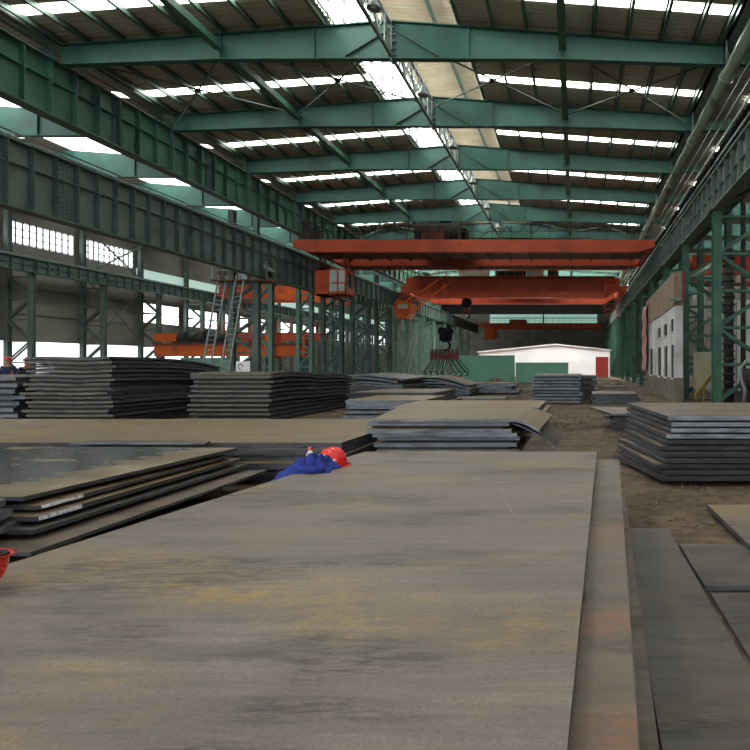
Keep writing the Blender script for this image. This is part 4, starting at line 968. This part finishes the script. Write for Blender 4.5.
# rubble
b = MB(); rr = random.Random(11)
for k in range(900):
    y = rr.choice((rr.uniform(5.8, 14), rr.uniform(14, 40))); x = rr.uniform(.55, 1.4+y*.05) if y < 14 else rr.uniform(-.6, 3.9)
    s = rr.uniform(.008, .03)*(1 if y < 14 else 2.6)
    vs = [(x+s*rr.uniform(.5, 1)*a, y+s*rr.uniform(.5, 1)*c, max(0, s*.6*(1+d))) for a, c, d in ((1,0,0),(0,1,0),(-1,0,0),(0,-1,0),(0,0,1),(0,0,-1))]
    b.add(vs, [(0,1,4),(1,2,4),(2,3,4),(3,0,4),(1,0,5),(2,1,5),(3,2,5),(0,3,5)])
tag(b.build('rubble', 'stone'), 'scattered stones and scrap on the brown earth track', 'rubble', kind='stuff')
for k, (x, y, r, h) in enumerate(((2.0, 52, 1.8, .5), (.2, 56, 1.5, .7), (3.2, 47, .9, .35), (-6.2, 47, 1.0, .5))):
    vs = []; n = 14; mb = MB()
    mb.lathe((x, y, 0), [(r, 0), (r*.8, h*.45), (r*.5, h*.8), (r*.15, h), (.001, h*1.02)], n)
    mb.v = [(a+rr.uniform(-.12, .12), c+rr.uniform(-.12, .12), max(0, z+(rr.uniform(-.08, .08) if z > .01 else 0))) for a, c, z in mb.v]
    tag(mb.build('scrap_heap', 'stone'), 'low heap of scrap %s' % ['before the red door', 'before the white building', 'by the far aisle columns', 'beside the tall green wall section'][k], 'scrap heap', 'far scrap heaps')

# ------------------------------------------------------------------ helmets, jacket, gloves
def helmet(label, c, mtx, R=.125):
    t = thing('hard_hat', label, 'hard hat', c)
    def fin(mb, nm, m, par, sm=True): 
        mb.rot(mtx, (0,0,0)); mb.v = [tuple(Vector(p)+Vector(c)) for p in mb.v]; return mb.build(nm, m, par, sm)
    b = MB(); prof = [(R*1.0, 0), (R*1.0, .02), (R*.97, .06), (R*.86, .1), (R*.62, .135), (R*.3, .152), (.001, .156)]
    inner = [(.001, .15), (R*.3, .146), (R*.6, .13), (R*.83, .096), (R*.94, .06), (R*.965, .02), (R*.965, 0)]
    b.lathe((0,0,0), prof, 32, 1.18); b.lathe((0,0,0), inner, 32, 1.18)
    sh = fin(b, 'shell', 'helmet', t)
    b = MB(); n = 32; vs = []
    for k in range(n):
        a = 2*math.pi*k/n; ex = .018+.035*max(0, -math.sin(a))**2
        for (rr_, z) in ((R*.98, .012), (R+ex, .0), (R+ex+.003, -.006), (R*.98, .002)): vs.append(((rr_)*math.cos(a), (rr_)*1.18*math.sin(a), z))
    b.add(vs, [(k*4+j, ((k+1)%n)*4+j, ((k+1)%n)*4+(j+1)%4, k*4+(j+1)%4) for k in range(n) for j in range(4)])
    fin(b, 'brim', 'helmet', t)
    b = MB()
    for x in (-.045, 0, .045): b.tube([(x, R*1.18*math.cos(a)*.96, .155*math.sin(a)*(1.0 if abs(x) < .01 else .95)+.006) for a in [math.pi*j/12 for j in range(1, 12)]], .006, 6)
    fin(b, 'ridge', 'helmet', t)
    b = MB(); b.beam((-.09, -.115, .055), (.09, -.115, .055), .006, .022); fin(b, 'reflective_band', 'plastic_w', t)
    b = MB(); b.tube([(R*.93*math.cos(2*math.pi*k/20), R*1.08*math.sin(2*math.pi*k/20), .0) for k in range(21)], .009, 6); fin(b, 'headband', 'strap', t)
    b = MB(); b.tube([(R*.9, 0, .01), (R*.95, -.03, -.012), (R*.5, -.14, -.02), (0, -.17, -.02), (-R*.5, -.13, -.012), (-R*.9, 0, .01)], .006, 6); fin(b, 'chin_strap', 'strap', t)
    return t
helmet('red hard hat lying upright on the far end of the huge foreground plate', (-2.40, 5.88, fgz+.02), Matrix.Rotation(math.radians(60), 3, 'Z') @ Matrix.Rotation(math.radians(6), 3, 'X'))
helmet('red hard hat lying upside down at the picture edge on the foreground plate', (-2.655, 2.60, fgz+.157), Matrix.Rotation(math.radians(175), 3, 'X') @ Matrix.Rotation(math.radians(-80), 3, 'Z'))
# jacket: crumpled sheet with folds
def cloth(name, label, cat, x0, x1, y0, y1, zf, m, nx=44, ny=26, seed=1, edge=None, par=None):
    rs = random.Random(seed); ph = [(rs.uniform(5, 24), rs.uniform(5, 20), rs.uniform(0, 6)) for _ in range(7)]
    vs = []
    for j in range(ny+1):
        for i in range(nx+1):
            u, v = i/nx, j/ny
            w = sum(abs(math.sin(a*u+c*v*.7+p)) for a, c, p in ph)/7
            e = min(u, 1-u, v, 1-v)*5; e = min(1, e)
            x = x0+(x1-x0)*u+.02*math.sin(9*v+seed); y = y0+(y1-y0)*v+.03*math.sin(7*u+seed)
            z = zf(u, v)*(0.15+.95*w)*e
            vs.append((x, y, z))
    return vs, [(j*(nx+1)+i, j*(nx+1)+i+1, (j+1)*(nx+1)+i+1, (j+1)*(nx+1)+i) for j in range(ny) for i in range(nx)]
jx0, jx1 = -2.88, -2.27
vs, fs = cloth('', '', '', jx0, jx1, 5.42, 5.8, lambda u, v: .03+(.09+.06*math.exp(-((u-.6)/.28)**2))*math.sin(math.pi*v)**.6, 'blue')
def pl_edge(y): return -3.15+(y-.2)*(.75/6.58)
vs2 = []
for (x, y, z) in vs:
    over = pl_edge(y)-x
    zz_ = fgz+.004+z
    if over > 0: zz_ = fgz+z*.8-max(0, over-.02)*.45
    vs2.append((x, y, zz_))
jk = thing('work_jacket', 'crumpled blue work jacket lying by the red hard hat and over the plate edge', 'jacket', (-2.55, 5.75, fgz))
b = MB(); b.add(vs2, fs); o = b.build('body', 'blue', jk, True); md = o.modifiers.new('s', 'SOLIDIFY'); md.thickness = .006
b = MB(); b.tube([(-2.62, 5.56, fgz+.05), (-2.5, 5.44, fgz+.03), (-2.4, 5.42, fgz+.03), (-2.30, 5.47, fgz+.03)], [.03, .035, .036, .03], 10); b.build('sleeve', 'blue', jk, True)
gl = thing('work_glove', 'white work glove crumpled on the blue jacket next to the upright hard hat', 'glove', (-2.45, 5.73, fgz+.07), 'white work gloves')
b = MB(); b.lathe((-2.45, 5.73, fgz+.06), [(.001, 0), (.045, .01), (.05, .04), (.03, .065), (.001, .07)], 14, .7); b.build('palm', 'plastic_w', gl, True)
b = MB(); b.lathe((-2.40, 5.72, fgz+.05), [(.001, .0), (.025, .01), (.025, .05), (.001, .06)], 12, .8)
b.build('thumb', 'plastic_w', gl, True)
bo = thing('small_bottle', 'small white bottle with a red cap standing on the crumpled blue jacket', 'bottle', (-2.55, 5.72, fgz+.06))
MB().lathe((-2.55, 5.72, fgz+.06), [(.001, 0), (.032, 0), (.034, .01), (.034, .07), (.02, .095), (.015, .11), (.001, .111)], 14).build('body', 'plastic_w', bo, True)
MB().lathe((-2.55, 5.72, fgz+.06+.11), [(.02, 0), (.021, .03), (.001, .033)], 12).build('cap', 'helmet', bo, True)
# white cabinet board under the laddered column
t = thing('notice_board', 'white board with a dark round mark standing by the laddered column', 'board', (-18.7, 32.9, 0))
MB().box(-18.6, -17.85, 32.6, 32.66, 1.15, 1.8).build('panel', 'whitewall', t)
b = MB(); b.tube([(-18.35+.13*math.cos(a), 32.59, 1.5+.16*math.sin(a)) for a in [.5*k for k in range(11)]], .02, 6); b.build('mark', 'black', t)
b = MB(); b.box(-18.5, -18.44, 32.6, 32.66, 0, 1.15); b.box(-18.0, -17.94, 32.6, 32.66, 0, 1.15); b.build('leg', 'grey_green', t)

# ------------------------------------------------------------------ workers
def worker(label, x, y, z, turn=0, lean=.0):
    t = thing('person', label, 'person', (x, y, z))
    def skin(nm, joints, edges, m, sub=2):
        me = bpy.data.meshes.new(nm); ca, sa = math.cos(turn), math.sin(turn)
        me.from_pydata([(a*ca-(c+lean*d)*sa, a*sa+(c+lean*d)*ca, d) for a, c, d, r in joints], edges, [])
        o = bpy.data.objects.new(nm, me); C.objects.link(o); o.parent = t; me.materials.append(M[m])
        mod = o.modifiers.new('skin', 'SKIN'); sv = me.skin_vertices[0].data
        for i, j in enumerate(joints): rr_ = j[3]; sv[i].radius = (rr_, rr_)
        sv[0].use_root = True
        o.modifiers.new('sub', 'SUBSURF').levels = sub; o.modifiers['sub'].render_levels = sub
        mod.use_smooth_shade = True
        return o
    J = [(0,0,.92,.13),(0,0,1.15,.13),(0,0,1.38,.15),(0,0,1.5,.06),(0,-.01,1.56,.075),(0,-.01,1.66,.1),(0,-.01,1.74,.075),
         (.19,0,1.42,.07),(.25,.02,1.15,.05),(.22,-.12,.92,.038),(.22,-.16,.84,.03),(-.19,0,1.42,.07),(-.25,.02,1.15,.05),(-.22,-.12,.92,.038),(-.22,-.16,.84,.03),
         (.1,0,.85,.1),(.12,-.02,.48,.07),(.12,.02,.09,.05),(.12,-.13,.05,.04),(-.1,0,.85,.1),(-.12,-.02,.48,.07),(-.12,.02,.09,.05),(-.12,-.13,.05,.04)]
    E = [(0,1),(1,2),(2,3),(3,4),(4,5),(5,6),(2,7),(7,8),(8,9),(9,10),(2,11),(11,12),(12,13),(13,14),(0,15),(15,16),(16,17),(17,18),(0,19),(19,20),(20,21),(21,22)]
    skin('body', J, E, 'skin')
    jj = [(a, c, d, r*1.16+.006) for a, c, d, r in J]
    skin('jacket', [jj[0], jj[1], jj[2], jj[7], jj[8], jj[9], jj[11], jj[12], jj[13]], [(0,1),(1,2),(2,3),(3,4),(4,5),(2,6),(6,7),(7,8)], 'navy')
    skin('trousers', [jj[0], jj[15], jj[16], jj[17], jj[19], jj[20], jj[21]], [(0,1),(1,2),(2,3),(0,4),(4,5),(5,6)], 'navy')
    hy = lean*1.7; b = MB(); c = (x-hy*math.sin(turn), y+hy*math.cos(turn), z+1.72)
    b.lathe(c, [(.15, 0), (.125, .012), (.12, .05), (.095, .095), (.05, .12), (.001, .127)], 20, 1.1); b.build('hard_hat', 'helmet', t, True)
worker('worker in navy overalls and red hard hat upright at the picture edge', -22.9, 24, .1, .3)
worker('worker in navy overalls and red hard hat stooping beside another behind the stacks', -21.9, 23.6, .05, 1.2, -.12)
stack('the loose plates the workers stand on', 'plates under the workers', -25, -21.2, 23.2, 24.8, 0, .05, 1, 'plate_b', 'edge_d', 0, 0, None, 1, 1, 0, 0)
